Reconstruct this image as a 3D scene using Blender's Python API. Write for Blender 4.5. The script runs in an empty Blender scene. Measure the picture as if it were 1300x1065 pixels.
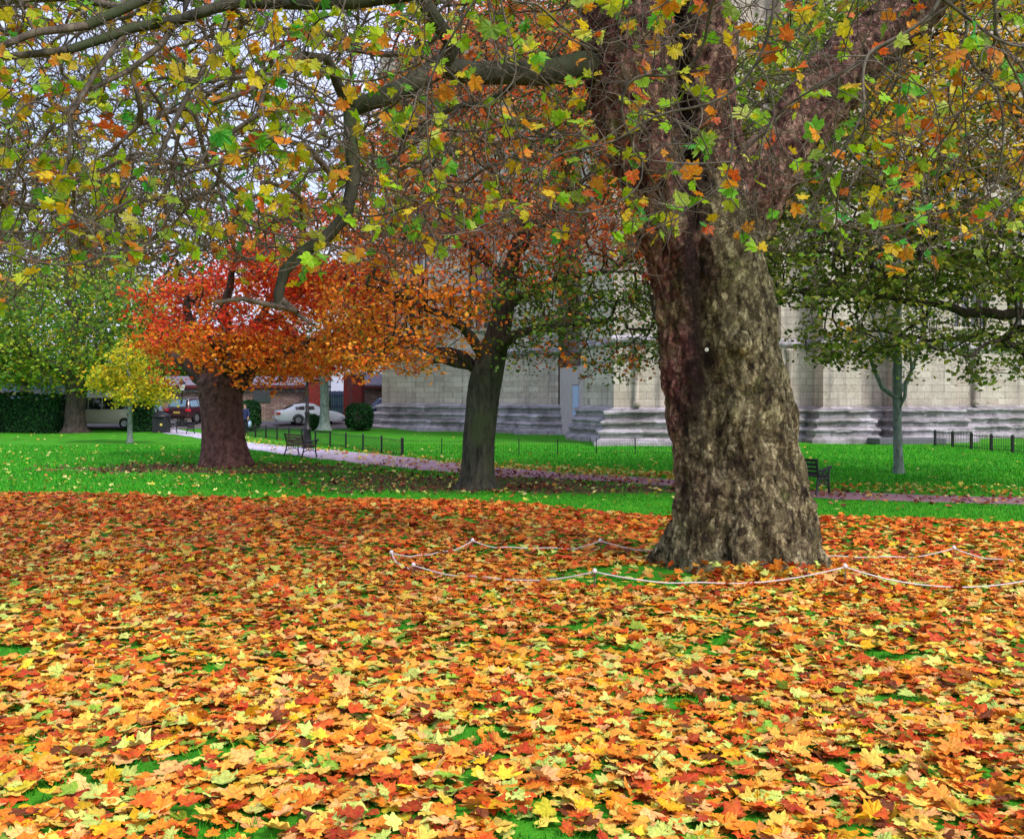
import bpy, bmesh, math, random
import numpy as np
from mathutils import Vector, Matrix

random.seed(7); rng = np.random.default_rng(11)
S = bpy.context.scene; C = S.collection
R = math.radians
F = 1250.0; HZ = 500.0; CX = 650.0; EYE = 1.6

# ---------------------------------------------------------------- helpers
def P(px, py, d):
    return np.array([(px-CX)/F*d, d, EYE-(py-HZ)/F*d])

def s2l(c):
    c = np.asarray(c, float)/255.0
    return np.where(c <= .04045, c/12.92, ((c+.055)/1.055)**2.4)

def smooth(t):
    t = np.clip(t, 0, 1); return t*t*(3-2*t)

_ex = np.array([-14, -8.1, -3, 0.0, 1.0, 2.0, 6.3, 12]); _ey = np.array([16.6, 15.6, 14.9, 14.3, 13.5, 12.9, 12.1, 11.6])
def edge(x): return np.interp(x, _ex, _ey)
def gz(x, y):
    x = np.asarray(x, float); y = np.asarray(y, float)
    t = np.clip((y-edge(x))/6.2, 0, 1)
    z = -0.8*(1-(1-t)**1.7)*1.0
    z = z + 0.4*smooth((y-62.5)/6.0)*smooth((-5.5-x)/3.0)
    z = z + 0.015*np.sin(x*1.3+y*.7)+0.012*np.sin(y*1.9-x*.6)
    return z
def G(px, d):
    x = (px-CX)/F*d
    return np.array([x, d, float(gz(x, d))])

def tag(o, label=None, cat=None, group=None, kind=None):
    if label: o['label'] = label
    if cat: o['category'] = cat
    if group: o['group'] = group
    if kind: o['kind'] = kind
    return o

def empty(name, loc, rz=0, **k):
    o = bpy.data.objects.new(name, None); C.objects.link(o)
    o.location = Vector([float(v) for v in loc]); o.rotation_euler = (0, 0, rz)
    o.empty_display_size = .2
    return tag(o, **k)

def npmesh(name, V, Fl, counts, mat, parent=None, col=None, lv=None, smoothf=True):
    """V (n,3), Fl flat loop indices, counts per face"""
    me = bpy.data.meshes.new(name)
    V = np.ascontiguousarray(V, dtype=np.float32); Fl = np.ascontiguousarray(Fl, dtype=np.int32)
    counts = np.ascontiguousarray(counts, dtype=np.int32)
    me.vertices.add(len(V)); me.vertices.foreach_set('co', V.ravel())
    me.loops.add(len(Fl)); me.loops.foreach_set('vertex_index', Fl)
    me.polygons.add(len(counts))
    st = np.concatenate([[0], np.cumsum(counts)[:-1]]).astype(np.int32)
    me.polygons.foreach_set('loop_start', st)
    me.polygons.foreach_set('loop_total', counts)
    me.update(calc_edges=True)
    me.polygons.foreach_set('use_smooth', np.full(len(counts), smoothf, dtype=bool))
    if col is not None:
        a = me.color_attributes.new('col', 'FLOAT_COLOR', 'POINT')
        c4 = np.ones((len(V), 4), np.float32); c4[:, :3] = col
        a.data.foreach_set('color', c4.ravel())
    if lv is not None:
        a = me.attributes.new('lv', 'FLOAT_VECTOR', 'POINT')
        a.data.foreach_set('vector', np.ascontiguousarray(lv, dtype=np.float32).ravel())
    me.materials.append(mat)
    o = bpy.data.objects.new(name, me); C.objects.link(o)
    if parent: o.parent = parent
    return o

class MB:
    """collects closed shapes into one mesh"""
    def __init__(s): s.bm = bmesh.new()
    def box(s, c, size, rz=0, bev=0.0, tilt=None):
        r = bmesh.ops.create_cube(s.bm, size=1.0)
        vs = r['verts']
        M = Matrix.Translation(Vector(c)) @ Matrix.Rotation(rz, 4, 'Z')
        if tilt: M = M @ Matrix.Rotation(tilt[1], 4, tilt[0])
        M = M @ Matrix.Diagonal((size[0], size[1], size[2], 1))
        bmesh.ops.transform(s.bm, matrix=M, verts=vs)
        if bev > 0:
            es = list({e for v in vs for e in v.link_edges})
            bmesh.ops.bevel(s.bm, geom=es, offset=bev, segments=2, affect='EDGES', profile=.6)
        return s
    def tube(s, pts, rad, n=8, closed=False):
        pts = [Vector([float(q) for q in p]) for p in pts]
        if not hasattr(rad, '__len__'): rad = [rad]*len(pts)
        rings = []; N = len(pts)
        up = None
        for i, p in enumerate(pts):
            a = pts[max(i-1, 0)]; b = pts[min(i+1, N-1)]
            if closed: a = pts[i-1]; b = pts[(i+1) % N]
            t = (b-a).normalized()
            if up is None:
                up = t.orthogonal().normalized()
            up = (up - t*up.dot(t)).normalized(); sd = t.cross(up)
            rings.append([s.bm.verts.new(p+(up*math.cos(2*math.pi*k/n)+sd*math.sin(2*math.pi*k/n))*rad[i]) for k in range(n)])
        for i in range(N if closed else N-1):
            r0 = rings[i]; r1 = rings[(i+1) % N]
            for k in range(n):
                s.bm.faces.new((r0[k], r0[(k+1) % n], r1[(k+1) % n], r1[k]))
        if not closed:
            s.bm.faces.new(rings[0][::-1]); s.bm.faces.new(rings[-1])
        return s
    def lathe(s, prof, c=(0, 0, 0), n=16):
        rings = []
        for r, z in prof:
            rings.append([s.bm.verts.new((c[0]+max(r, 1e-4)*math.cos(2*math.pi*k/n), c[1]+max(r, 1e-4)*math.sin(2*math.pi*k/n), c[2]+z)) for k in range(n)])
        for a, b in zip(rings, rings[1:]):
            for k in range(n): s.bm.faces.new((a[k], a[(k+1) % n], b[(k+1) % n], b[k]))
        s.bm.faces.new(rings[0][::-1]); s.bm.faces.new(rings[-1]); return s
    def prism(s, poly, h, M):
        """poly in local xy, extruded along local z by h, transformed by M"""
        a = [s.bm.verts.new(M @ Vector((x, y, 0))) for x, y in poly]
        b = [s.bm.verts.new(M @ Vector((x, y, h))) for x, y in poly]
        n = len(poly)
        s.bm.faces.new(a[::-1]); s.bm.faces.new(b)
        for k in range(n): s.bm.faces.new((a[k], a[(k+1) % n], b[(k+1) % n], b[k]))
        return s
    def face(s, vs):
        s.bm.faces.new([s.bm.verts.new(Vector([float(q) for q in v])) for v in vs]); return s
    def build(s, name, mat, parent=None, smoothf=False):
        bmesh.ops.recalc_face_normals(s.bm, faces=s.bm.faces)
        me = bpy.data.meshes.new(name); s.bm.to_mesh(me); s.bm.free()
        if smoothf:
            me.polygons.foreach_set('use_smooth', [True]*len(me.polygons))
        me.materials.append(mat)
        o = bpy.data.objects.new(name, me); C.objects.link(o)
        if parent: o.parent = parent
        return o

def copy_tree(o, parent=None):
    c = o.copy(); C.objects.link(c); c.parent = parent
    for ch in list(o.children): copy_tree(ch, c)
    return c

# ---------------------------------------------------------------- materials
class NM:
    def __init__(s, name):
        s.m = bpy.data.materials.new(name); s.m.use_nodes = True
        s.t = s.m.node_tree; s.t.nodes.clear()
        s.out = s.n('ShaderNodeOutputMaterial')
    def n(s, typ, **k):
        nd = s.t.nodes.new(typ)
        for a, b in k.items():
            if a.startswith('i_'):
                key = a[2:]
                key = int(key) if key.isdigit() else key.replace('_', ' ')
                nd.inputs[key].default_value = b
            else: setattr(nd, a, b)
        return nd
    def l(s, a, b): s.t.links.new(a, b); return s
    def noise(s, vec, scale, detail=4, rough=.55):
        nd = s.n('ShaderNodeTexNoise', i_Scale=scale, i_Detail=detail, i_Roughness=rough)
        if vec is not None: s.l(vec, nd.inputs['Vector'])
        return nd.outputs['Fac']
    def ramp(s, fac, stops):
        nd = s.n('ShaderNodeValToRGB'); cr = nd.color_ramp
        while len(cr.elements) < len(stops): cr.elements.new(.5)
        for e, (p, c) in zip(cr.elements, stops):
            e.position = p; e.color = (*c, 1) if hasattr(c, '__len__') else (c, c, c, 1)
        s.l(fac, nd.inputs['Fac']); return nd.outputs['Color']
    def mix(s, fac, a, b, mode='MIX'):
        nd = s.n('ShaderNodeMix', data_type='RGBA', blend_type=mode)
        for sock, v in ((nd.inputs[0], fac), (nd.inputs[6], a), (nd.inputs[7], b)):
            if hasattr(v, 'links'): s.l(v, sock)
            elif hasattr(v, '__len__'): sock.default_value = (*v, 1)
            else: sock.default_value = v
        return nd.outputs[2]
    def math(s, op, a, b=0):
        nd = s.n('ShaderNodeMath', operation=op)
        for sock, v in ((nd.inputs[0], a), (nd.inputs[1], b)):
            if hasattr(v, 'links'): s.l(v, sock)
            else: sock.default_value = v
        return nd.outputs[0]
    def pos(s): return s.n('ShaderNodeNewGeometry').outputs['Position']
    def map(s, vec, scale=(1, 1, 1), loc=(0, 0, 0), rot=(0, 0, 0)):
        nd = s.n('ShaderNodeMapping'); nd.inputs['Scale'].default_value = scale
        nd.inputs['Location'].default_value = loc; nd.inputs['Rotation'].default_value = rot
        s.l(vec, nd.inputs['Vector']); return nd.outputs[0]
    def finish(s, col, rough=.8, bump=None, bstr=.5, bdist=.02, metallic=0.0, spec=.3, trans=0.0, coat=0.0):
        b = s.n('ShaderNodeBsdfPrincipled')
        if hasattr(col, 'links'): s.l(col, b.inputs['Base Color'])
        else: b.inputs['Base Color'].default_value = (*col, 1)
        if hasattr(rough, 'links'): s.l(rough, b.inputs['Roughness'])
        else: b.inputs['Roughness'].default_value = rough
        b.inputs['Metallic'].default_value = metallic
        b.inputs['Specular IOR Level'].default_value = spec
        b.inputs['Coat Weight'].default_value = coat
        if bump is not None:
            bn = s.n('ShaderNodeBump', i_Strength=bstr, i_Distance=bdist)
            s.l(bump, bn.inputs['Height']); s.l(bn.outputs[0], b.inputs['Normal'])
        sh = b.outputs[0]
        if trans > 0:
            tr = s.n('ShaderNodeBsdfTranslucent')
            if hasattr(col, 'links'): s.l(col, tr.inputs['Color'])
            else: tr.inputs['Color'].default_value = (*col, 1)
            mx = s.n('ShaderNodeMixShader', i_0=trans)
            s.l(sh, mx.inputs[1]); s.l(tr.outputs[0], mx.inputs[2]); sh = mx.outputs[0]
        s.l(sh, s.out.inputs['Surface']); return s.m

def simple(name, rgb, rough=.6, var=.25, scale=6, bstr=.2, metallic=0., spec=.4, coat=0.):
    m = NM(name); p = m.n('ShaderNodeTexCoord').outputs['Object']
    f = m.noise(p, scale, 5)
    c = s2l(rgb)
    col = m.ramp(f, [(.3, tuple(c*(1-var))), (.7, tuple(np.minimum(c*(1+var), 1)))])
    return m.finish(col, rough, m.noise(p, scale*5, 3), bstr, .01, metallic, spec, coat=coat)

def leaf_material(name, trans, spec=.35, rough=.5, mott=.5):
    m = NM(name)
    at = m.n('ShaderNodeAttribute', attribute_name='col').outputs['Color']
    lv = m.n('ShaderNodeAttribute', attribute_name='lv').outputs['Vector']
    f = m.noise(lv, 2.2, 4, .65)
    hs = m.n('ShaderNodeHueSaturation')
    m.l(m.ramp(f, [(.3, .485), (.7, .525)]), hs.inputs['Hue'])
    m.l(m.ramp(m.noise(lv, 5.0, 3), [(.3, 1-mott*.8), (.65, 1+mott*.25)]), hs.inputs['Value'])
    m.l(at, hs.inputs['Color'])
    # veins : thin lines radiating from the leaf's base
    sx = m.n('ShaderNodeSeparateXYZ'); m.l(lv, sx.inputs[0])
    fx = m.math('FRACT', m.math('ADD', sx.outputs[0], 100.0), 0)
    return m.finish(hs.outputs[0], rough, f, .35, .01, 0, spec, trans)

M = {}
def bark_mat(name, dark, light, vs=(9, 9, 2.2), bstr=.8, red=None, bd=.03, moss=None):
    m = NM(name); p = m.pos()
    mp = m.map(p, vs)
    a = m.noise(mp, 1.0, 8, .65)
    v = m.n('ShaderNodeTexVoronoi', i_Scale=1.6); v.feature = 'F1'
    ds = m.n('ShaderNodeVectorMath', operation='ADD'); nn = m.n('ShaderNodeTexNoise', i_Scale=2.0, i_Detail=4); m.l(mp, nn.inputs['Vector'])
    m.l(mp, ds.inputs[0]); m.l(nn.outputs['Color'], ds.inputs[1]); m.l(ds.outputs[0], v.inputs['Vector'])
    h = m.math('ADD', m.math('MULTIPLY', a, .8), m.math('MULTIPLY', v.outputs['Distance'], .5))
    col = m.ramp(a, [(.32, tuple(s2l(dark))), (.5, tuple((s2l(dark)+s2l(light))*.5)), (.68, tuple(s2l(light)))])
    if moss is not None:
        col = m.mix(m.ramp(m.noise(p, 1.4, 5), [(.5, 0.), (.66, .75)]), col, tuple(s2l(moss)))
    return m.finish(col, .9, h, bstr, bd, 0, .15)
M['bark_dark'] = bark_mat('bark_dark', (38, 32, 30), (92, 78, 70), (14, 14, 3))
M['bark_far'] = bark_mat('bark_far', (48, 42, 40), (104, 92, 84), (5, 5, 2), .5)
M['bark_red'] = bark_mat('bark_brown', (48, 32, 30), (118, 88, 80), (7, 7, 5), .9, bd=.06)
M['bark_mid'] = bark_mat('bark_slate', (36, 36, 32), (84, 82, 70), (9, 9, 2.5), .7, moss=(66, 76, 48))
M['bark_grey'] = bark_mat('bark_grey', (80, 92, 92), (140, 152, 146), (9, 9, 4), .4)
M['twig'] = bark_mat('twig_bark', (58, 50, 46), (128, 116, 104), (14, 14, 9), .4)
M['twig_far'] = bark_mat('twig_far', (54, 44, 44), (98, 84, 82), (3, 3, 3), .2)

def plane_bark():
    m = NM('plane_bark'); p = m.pos()
    warp = m.n('ShaderNodeTexNoise', i_Scale=13.0, i_Detail=6, i_Roughness=.7); m.l(p, warp.inputs['Vector'])
    ws = m.n('ShaderNodeVectorMath', operation='SCALE'); ws.inputs['Scale'].default_value = .15
    m.l(warp.outputs['Color'], ws.inputs[0])
    wa = m.n('ShaderNodeVectorMath', operation='ADD'); m.l(p, wa.inputs[0]); m.l(ws.outputs[0], wa.inputs[1])
    mp = m.map(wa.outputs[0], (1, 1, .62))
    v = m.n('ShaderNodeTexVoronoi', i_Scale=21.0); m.l(mp, v.inputs['Vector'])
    vc = m.n('ShaderNodeSeparateColor'); m.l(v.outputs['Color'], vc.inputs[0])
    ve = m.n('ShaderNodeTexVoronoi', i_Scale=21.0); ve.feature = 'DISTANCE_TO_EDGE'; m.l(mp, ve.inputs['Vector'])
    ve2 = m.n('ShaderNodeTexVoronoi', i_Scale=8.0); ve2.feature = 'DISTANCE_TO_EDGE'; m.l(mp, ve2.inputs['Vector'])
    fine = m.noise(p, 60, 5, .7); mid = m.noise(m.map(p, (1, 1, .5)), 9, 8, .7); big = m.noise(p, 2.1, 4, .6)
    chip = m.math('ADD', m.math('MULTIPLY', mid, .80), m.math('MULTIPLY', vc.outputs[2], .20))
    grn = m.ramp(chip, [(.34, tuple(s2l((46, 38, 30)))), (.44, tuple(s2l((96, 84, 60)))), (.55, tuple(s2l((148, 136, 104)))), (.66, tuple(s2l((206, 194, 154))))])
    redc = m.ramp(chip, [(.34, tuple(s2l((36, 18, 20)))), (.48, tuple(s2l((116, 68, 68)))), (.66, tuple(s2l((184, 134, 126))))])
    # the left stem keeps its old red brown bark, the right one has shed to olive
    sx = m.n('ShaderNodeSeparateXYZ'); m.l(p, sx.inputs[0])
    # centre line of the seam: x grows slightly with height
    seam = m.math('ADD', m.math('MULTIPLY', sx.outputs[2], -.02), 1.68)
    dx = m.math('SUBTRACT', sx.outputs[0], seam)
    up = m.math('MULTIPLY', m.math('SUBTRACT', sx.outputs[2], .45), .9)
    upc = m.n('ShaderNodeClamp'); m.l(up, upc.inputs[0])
    msk = m.math('ADD', m.math('MULTIPLY', dx, -2.2), m.math('MULTIPLY', m.math('SUBTRACT', big, .5), 4.5))
    mc = m.n('ShaderNodeClamp'); m.l(m.math('ADD', msk, .3), mc.inputs[0])
    # far right limb is red brown too
    dr = m.math('SUBTRACT', m.math('MULTIPLY', m.math('SUBTRACT', sx.outputs[0], 2.45), 4.0), m.math('MULTIPLY', m.math('SUBTRACT', 2.9, sx.outputs[2]), 4.0))
    drc = m.n('ShaderNodeClamp'); m.l(dr, drc.inputs[0])
    f = m.math('MAXIMUM', m.math('MULTIPLY', mc.outputs[0], upc.outputs[0]), m.math('MULTIPLY', drc.outputs[0], .8))
    col = m.mix(f, grn, redc)
    col = m.mix(m.ramp(vc.outputs[0], [(.78, 0.), (.95, .25)]), col, tuple(s2l((182, 170, 132))))
    col = m.mix(m.ramp(vc.outputs[1], [(.72, 0.), (.95, .25)]), col, tuple(s2l((54, 36, 28))))
    col = m.mix(m.ramp(m.noise(p, 5, 5), [(.58, 0.), (.7, .5)]), col, tuple(s2l((104, 116, 60))))
    # dark band paints the fold's shade into the seam; old dark bark in blotches
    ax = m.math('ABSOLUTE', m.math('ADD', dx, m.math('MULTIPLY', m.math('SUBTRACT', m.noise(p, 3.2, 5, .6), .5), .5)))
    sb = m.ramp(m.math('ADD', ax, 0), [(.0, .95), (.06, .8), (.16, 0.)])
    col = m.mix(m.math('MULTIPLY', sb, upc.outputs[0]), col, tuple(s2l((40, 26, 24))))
    col = m.mix(m.ramp(m.noise(m.map(p, (5, 5, 2.2)), 1, 6, .65), [(.56, 0.), (.66, .8)]), col, tuple(s2l((46, 32, 30))))
    col = m.mix(m.ramp(m.noise(m.map(p, (4, 4, 2.6), (3, 1, 7)), 1, 6, .7), [(.58, 0.), (.68, .6)]), col, tuple(s2l((168, 162, 116))))
    col = m.mix(.7, col, m.ramp(fine, [(.36, .6), (.64, 1.2)]), 'MULTIPLY')
    e1 = m.ramp(ve.outputs['Distance'], [(.0, 0.), (.10, 1.)]); e2 = m.ramp(ve2.outputs['Distance'], [(.0, 0.), (.06, 1.)])
    col = m.mix(m.math('MULTIPLY', m.math('SUBTRACT', 1.0, e1), .22), col, tuple(s2l((48, 36, 30))))
    h = m.math('ADD', m.math('ADD', m.math('MULTIPLY', e1, .35), m.math('MULTIPLY', e2, .3)), m.math('ADD', mid, m.math('MULTIPLY', fine, .35)))
    return m.finish(col, .9, h, 1.0, .035, 0, .2)
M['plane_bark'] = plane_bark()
M['leaf_near'] = leaf_material('plane_leaf', .45, .35, .5, .35)
M['leaf_far'] = leaf_material('tree_leaf', .45, .2, .6, .4)
M['leaf_floor'] = leaf_material('fallen_leaf', .12, .18, .6, .45)

def lawn_mat():
    m = NM('lawn'); p = m.pos()
    a = m.noise(p, 1.1, 6, .6); b = m.noise(m.map(p, (1, .45, 1)), 16, 5, .7); c = m.noise(p, .18, 3)
    col = m.ramp(a, [(.3, (.040, .19, .012)), (.5, (.058, .28, .014)), (.72, (.095, .37, .020))])
    col = m.mix(.55, col, m.ramp(b, [(.3, .45), (.7, 1.35)]), 'MULTIPLY')
    col = m.mix(m.ramp(c, [(.35, 0.), (.7, .5)]), col, (.05, .30, .015))
    # bare trodden soil under the trees (real ground patches with ragged rims)
    sx = m.n('ShaderNodeSeparateXYZ'); m.l(p, sx.inputs[0])
    wob = m.math('MULTIPLY', m.math('SUBTRACT', m.noise(p, .9, 6, .7), .5), 2.2)
    best = None
    for (ex, ey, rx, ry) in ((-9.3, 31.6, 5.6, 2.3), (-1.6, 26.6, 3.9, 2.9), (2.6, 24.9, 3.6, 1.5), (-29, 63.5, 2.2, 1.6), (-5.0, 29.0, 3.2, 1.6)):
        u = m.math('DIVIDE', m.math('SUBTRACT', sx.outputs[0], ex), rx); v = m.math('DIVIDE', m.math('SUBTRACT', sx.outputs[1], ey), ry)
        r = m.math('SQRT', m.math('ADD', m.math('MULTIPLY', u, u), m.math('MULTIPLY', v, v)))
        best = r if best is None else m.math('MINIMUM', best, r)
    k = m.math('ADD', best, wob)
    soil = m.ramp(m.noise(p, 7, 6, .7), [(.3, tuple(s2l((52, 34, 32)))), (.7, tuple(s2l((104, 74, 62))))])
    col = m.mix(m.ramp(k, [(.72, .9), (1.0, 0.)]), col, soil)
    # damp litter under the leaf carpet
    return m.finish(col, .95, m.math('ADD', b, m.noise(p, 60, 3)), .6, .03, 0, .1)
M['lawn'] = lawn_mat()
def path_mat():
    m = NM('path'); p = m.pos()
    a = m.noise(p, .8, 5); b = m.noise(p, 14, 5, .7)
    sx = m.n('ShaderNodeSeparateXYZ'); m.l(p, sx.inputs[0])
    # worn grey asphalt at the far end, red gravel dressing towards the right
    base = m.mix(m.ramp(m.math('DIVIDE', m.math('ADD', sx.outputs[0], 12.0), 14.0), [(.1, 0.), (.8, 1.)]), tuple(s2l((196, 190, 214))), tuple(s2l((150, 112, 128))))
    col = m.mix(.6, base, m.ramp(a, [(.3, .7), (.7, 1.2)]), 'MULTIPLY')
    col = m.mix(m.ramp(b, [(.55, 0.), (.66, .5)]), col, tuple(s2l((120, 84, 76))))
    return m.finish(col, .75, b, .4, .01, 0, .4)
M['path'] = path_mat()
M['road'] = simple('asphalt', (104, 96, 100), .85, .2, 2)

def stone_mat(name, c0, c1, c2, bw=.55, bh=.3, band=True, mort=.006):
    m = NM(name); p = m.pos()
    # generated masonry coordinates: along-wall from x+y, height z
    sx = m.n('ShaderNodeSeparateXYZ'); m.l(p, sx.inputs[0])
    cb = m.n('ShaderNodeCombineXYZ')
    m.l(m.math('ADD', sx.outputs[0], m.math('MULTIPLY', sx.outputs[1], .62)), cb.inputs[0]); m.l(sx.outputs[2], cb.inputs[1])
    br = m.n('ShaderNodeTexBrick', i_Scale=1.0, i_Mortar_Size=mort, i_Bias=0.0, i_Brick_Width=bw, i_Row_Height=bh)
    br.inputs['Color1'].default_value = (*s2l(c0), 1); br.inputs['Color2'].default_value = (*s2l(c1), 1); br.inputs['Mortar'].default_value = (*s2l(c2), 1)
    m.l(cb.outputs[0], br.inputs['Vector'])
    col = m.mix(m.ramp(m.noise(p, .7, 6, .65), [(.42, 0.), (.68, .6)]), br.outputs['Color'], tuple(s2l(c2)))
    # rain streaks running down the stone, lichen and soot blotches
    st = m.noise(m.map(p, (2.6, 2.6, .16)), 1.0, 6, .65)
    col = m.mix(m.ramp(st, [(.5, 0.), (.7, .62)]), col, tuple(s2l((96, 92, 96))))
    col = m.mix(m.ramp(m.noise(p, 2.3, 6, .7), [(.56, 0.), (.72, .45)]), col, tuple(s2l((112, 108, 74))))
    col = m.mix(.5, col, m.ramp(m.noise(p, 9, 5, .7), [(.3, .6), (.7, 1.2)]), 'MULTIPLY')
    h = m.math('ADD', m.math('MULTIPLY', br.outputs['Fac'], -.8), m.noise(p, 7, 5, .7))
    return m.finish(col, .9, h, .6, .04, 0, .2)
M['stone'] = stone_mat('limestone', (214, 204, 192), (190, 176, 164), (158, 148, 142), .78, .34, mort=.012)
M['stone_plinth'] = stone_mat('weathered_plinth_stone', (196, 190, 200), (150, 146, 148), (74, 70, 74), 1.1, .42)
M['wallstone'] = stone_mat('rubble_stone', (176, 148, 140), (142, 112, 106), (100, 78, 76), .5, .16, mort=.018)
M['brick'] = stone_mat('red_brick', (164, 60, 50), (140, 46, 42), (110, 70, 64), .24, .08)
M['slate'] = simple('slate', (118, 112, 128), .7, .2, 3)
M['gutter'] = simple('gutter_paint', (92, 34, 36), .5, .15, 3)
M['iron'] = simple('black_iron', (20, 20, 24), .45, .3, 12, .15, 0, .5)
M['wood'] = simple('bench_wood', (96, 68, 56), .7, .3, 14)
M['wood_dark'] = simple('dark_bench_wood', (30, 28, 32), .7, .3, 14)
M['board'] = simple('hoarding_boards', (186, 172, 178), .8, .08, 2)
M['door'] = simple('pale_blue_door', (172, 192, 232), .5, .05, 2)
M['gate'] = simple('blue_gate', (66, 82, 120), .6, .2, 3)
M['rope'] = simple('white_rope', (214, 204, 206), .8, .12, 60)
M['peg'] = simple('peg', (228, 226, 232), .5, .1, 20)
M['glass'] = simple('dark_glass', (26, 32, 42), .08, .2, 2, 0, 0, .9, 1.)
M['glass_light'] = simple('sky_glass', (120, 150, 180), .08, .1, 2, 0, 0, .9, 1.)
M['tyre'] = simple('tyre', (24, 24, 26), .85, .2, 8)
M['rim'] = simple('alloy', (150, 152, 158), .35, .1, 8, 0, .7)
M['white_paint'] = simple('white_paint', (222, 226, 238), .25, .03, 1, 0, 0, .5, .8)
M['cream_paint'] = simple('cream_paint', (196, 188, 176), .35, .06, 1, 0, 0, .5, .4)
M['maroon_paint'] = simple('maroon_paint', (58, 28, 40), .25, .06, 1, 0, 0, .5, .8)
M['navy_paint'] = simple('navy_paint', (38, 46, 84), .25, .06, 1, 0, 0, .5, .8)
M['black_paint'] = simple('black_paint', (26, 30, 32), .25, .06, 1, 0, 0, .5, .8)
M['red_lens'] = simple('red_lens', (214, 36, 50), .25, .05, 1, 0, 0, .6, .5)
M['clear_lens'] = simple('clear_lens', (220, 224, 230), .2, .05, 1, 0, 0, .6, .5)
M['plate'] = simple('number_plate', (210, 190, 90), .5, .05)
M['bin'] = simple('bin_plastic', (34, 32, 40), .5, .15)
M['bin_white'] = simple('white_cabinet', (196, 190, 206), .6, .08)
M['skin'] = simple('skin', (206, 160, 138), .6, .05)
M['hair'] = simple('hair', (90, 74, 66), .8, .2, 30)
M['coat'] = simple('navy_coat', (34, 44, 84), .85, .15)
M['trousers'] = simple('trousers', (38, 40, 56), .85, .1)
M['shoe'] = simple('shoe', (30, 28, 28), .6, .1)
M['bag'] = simple('pale_bag', (170, 196, 236), .6, .06)
M['hut_wall'] = simple('blue_render', (124, 148, 190), .8, .1)
M['hut_roof'] = simple('blue_slate', (92, 114, 156), .7, .15)
M['slab'] = simple('slab', (96, 98, 104), .8, .15)
M['disc'] = simple('tree_tag', (190, 190, 186), .4, .02)
M['grass_blade'] = leaf_material('grass_blade', .3, .2, .6, .2)
M['inner'] = simple('hedge_twigs', (30, 38, 24), .95, .3, 4)

# ---------------------------------------------------------------- leaves
def leaf_outline(kind):
    if kind == 'hi':
        h = [(0, 1.0), (8, .86), (15, .87), (21, .72), (29, .62), (36, .74), (43, .80), (51, .94), (59, .80), (66, .78), (76, .58), (88, .68), (101, .80), (113, .68), (128, .58), (148, .48), (167, .26)]
    elif kind == 'mid':
        h = [(0, 1.0), (18, .78), (29, .62), (51, .93), (65, .74), (78, .58), (104, .78), (132, .54), (163, .28)]
    else:
        h = [(0, 1.0), (28, .64), (52, .9), (78, .6), (112, .72), (158, .32)]
    a = [(t, r) for t, r in h]
    full = a + [(360-t, r) for t, r in a[:0:-1]]
    return np.array([[r*math.cos(R(t)), r*math.sin(R(t))] for t, r in full])

def basis(nrm, rot):
    nrm = nrm/np.linalg.norm(nrm, axis=1, keepdims=True)
    ref = np.where(np.abs(nrm[:, 2:3]) > .9, np.array([[1., 0, 0]]), np.array([[0, 0, 1.]]))
    u = np.cross(ref, nrm); u /= np.linalg.norm(u, axis=1, keepdims=True); v = np.cross(nrm, u)
    c = np.cos(rot)[:, None]; s = np.sin(rot)[:, None]
    return u*c+v*s, v*c-u*s, nrm

def leaf_geo(pos, nrm, rot, size, col, kind, curl=.25, tipdir=None):
    """returns V,F,counts,col,lv for n lobed leaves (fans around a centre vertex)"""
    o = leaf_outline(kind); k = len(o); n = len(pos)
    if tipdir is not None:
        X = tipdir/np.linalg.norm(tipdir, axis=1, keepdims=True)
        N = nrm - X*np.sum(nrm*X, axis=1, keepdims=True); N /= np.linalg.norm(N, axis=1, keepdims=True); Y = np.cross(N, X)
    else: X, Y, N = basis(nrm, rot)
    loc = np.vstack([[0, 0], o])                       # k+1
    jit = 1+rng.normal(0, .08, (n, k+1)); asp = rng.uniform(.8, 1.15, (n, 1))
    lx = loc[None, :, 0]*jit; ly = loc[None, :, 1]*jit*asp
    cu = rng.normal(0, curl, (n, 1)); fo = rng.normal(.0, curl, (n, 1)); ru = rng.normal(0, curl*.22, (n, k+1)); ru[:, 0] = 0
    cu2 = rng.normal(0, curl, (n, 1))
    lz = cu*lx*lx + fo*np.abs(ly) + cu2*ly*ly + ru
    s = size[:, None]
    V = pos[:, None, :] + s[..., None]*(lx[..., None]*X[:, None]+ly[..., None]*Y[:, None]+lz[..., None]*N[:, None])
    base = (np.arange(n)*(k+1))[:, None, None]
    a = np.arange(k); tri = np.stack([np.zeros(k, int), a+1, (a+1) % k+1], 1)[None]
    Fa = (base+tri).reshape(-1)
    lv = np.empty((n, k+1, 3)); lv[..., 0] = lx; lv[..., 1] = ly; lv[..., 2] = (rng.random(n)*60)[:, None]
    # colour : slightly different rim (drying) per leaf
    cc = np.repeat(col[:, None, :], k+1, axis=1)
    rim = rng.uniform(.75, 1.1, (n, 1, 1)); cc[:, 1:, :] = cc[:, 1:, :]*rim
    return V.reshape(-1, 3), Fa, np.full(n*k, 3), cc.reshape(-1, 3), lv.reshape(-1, 3)

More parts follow.
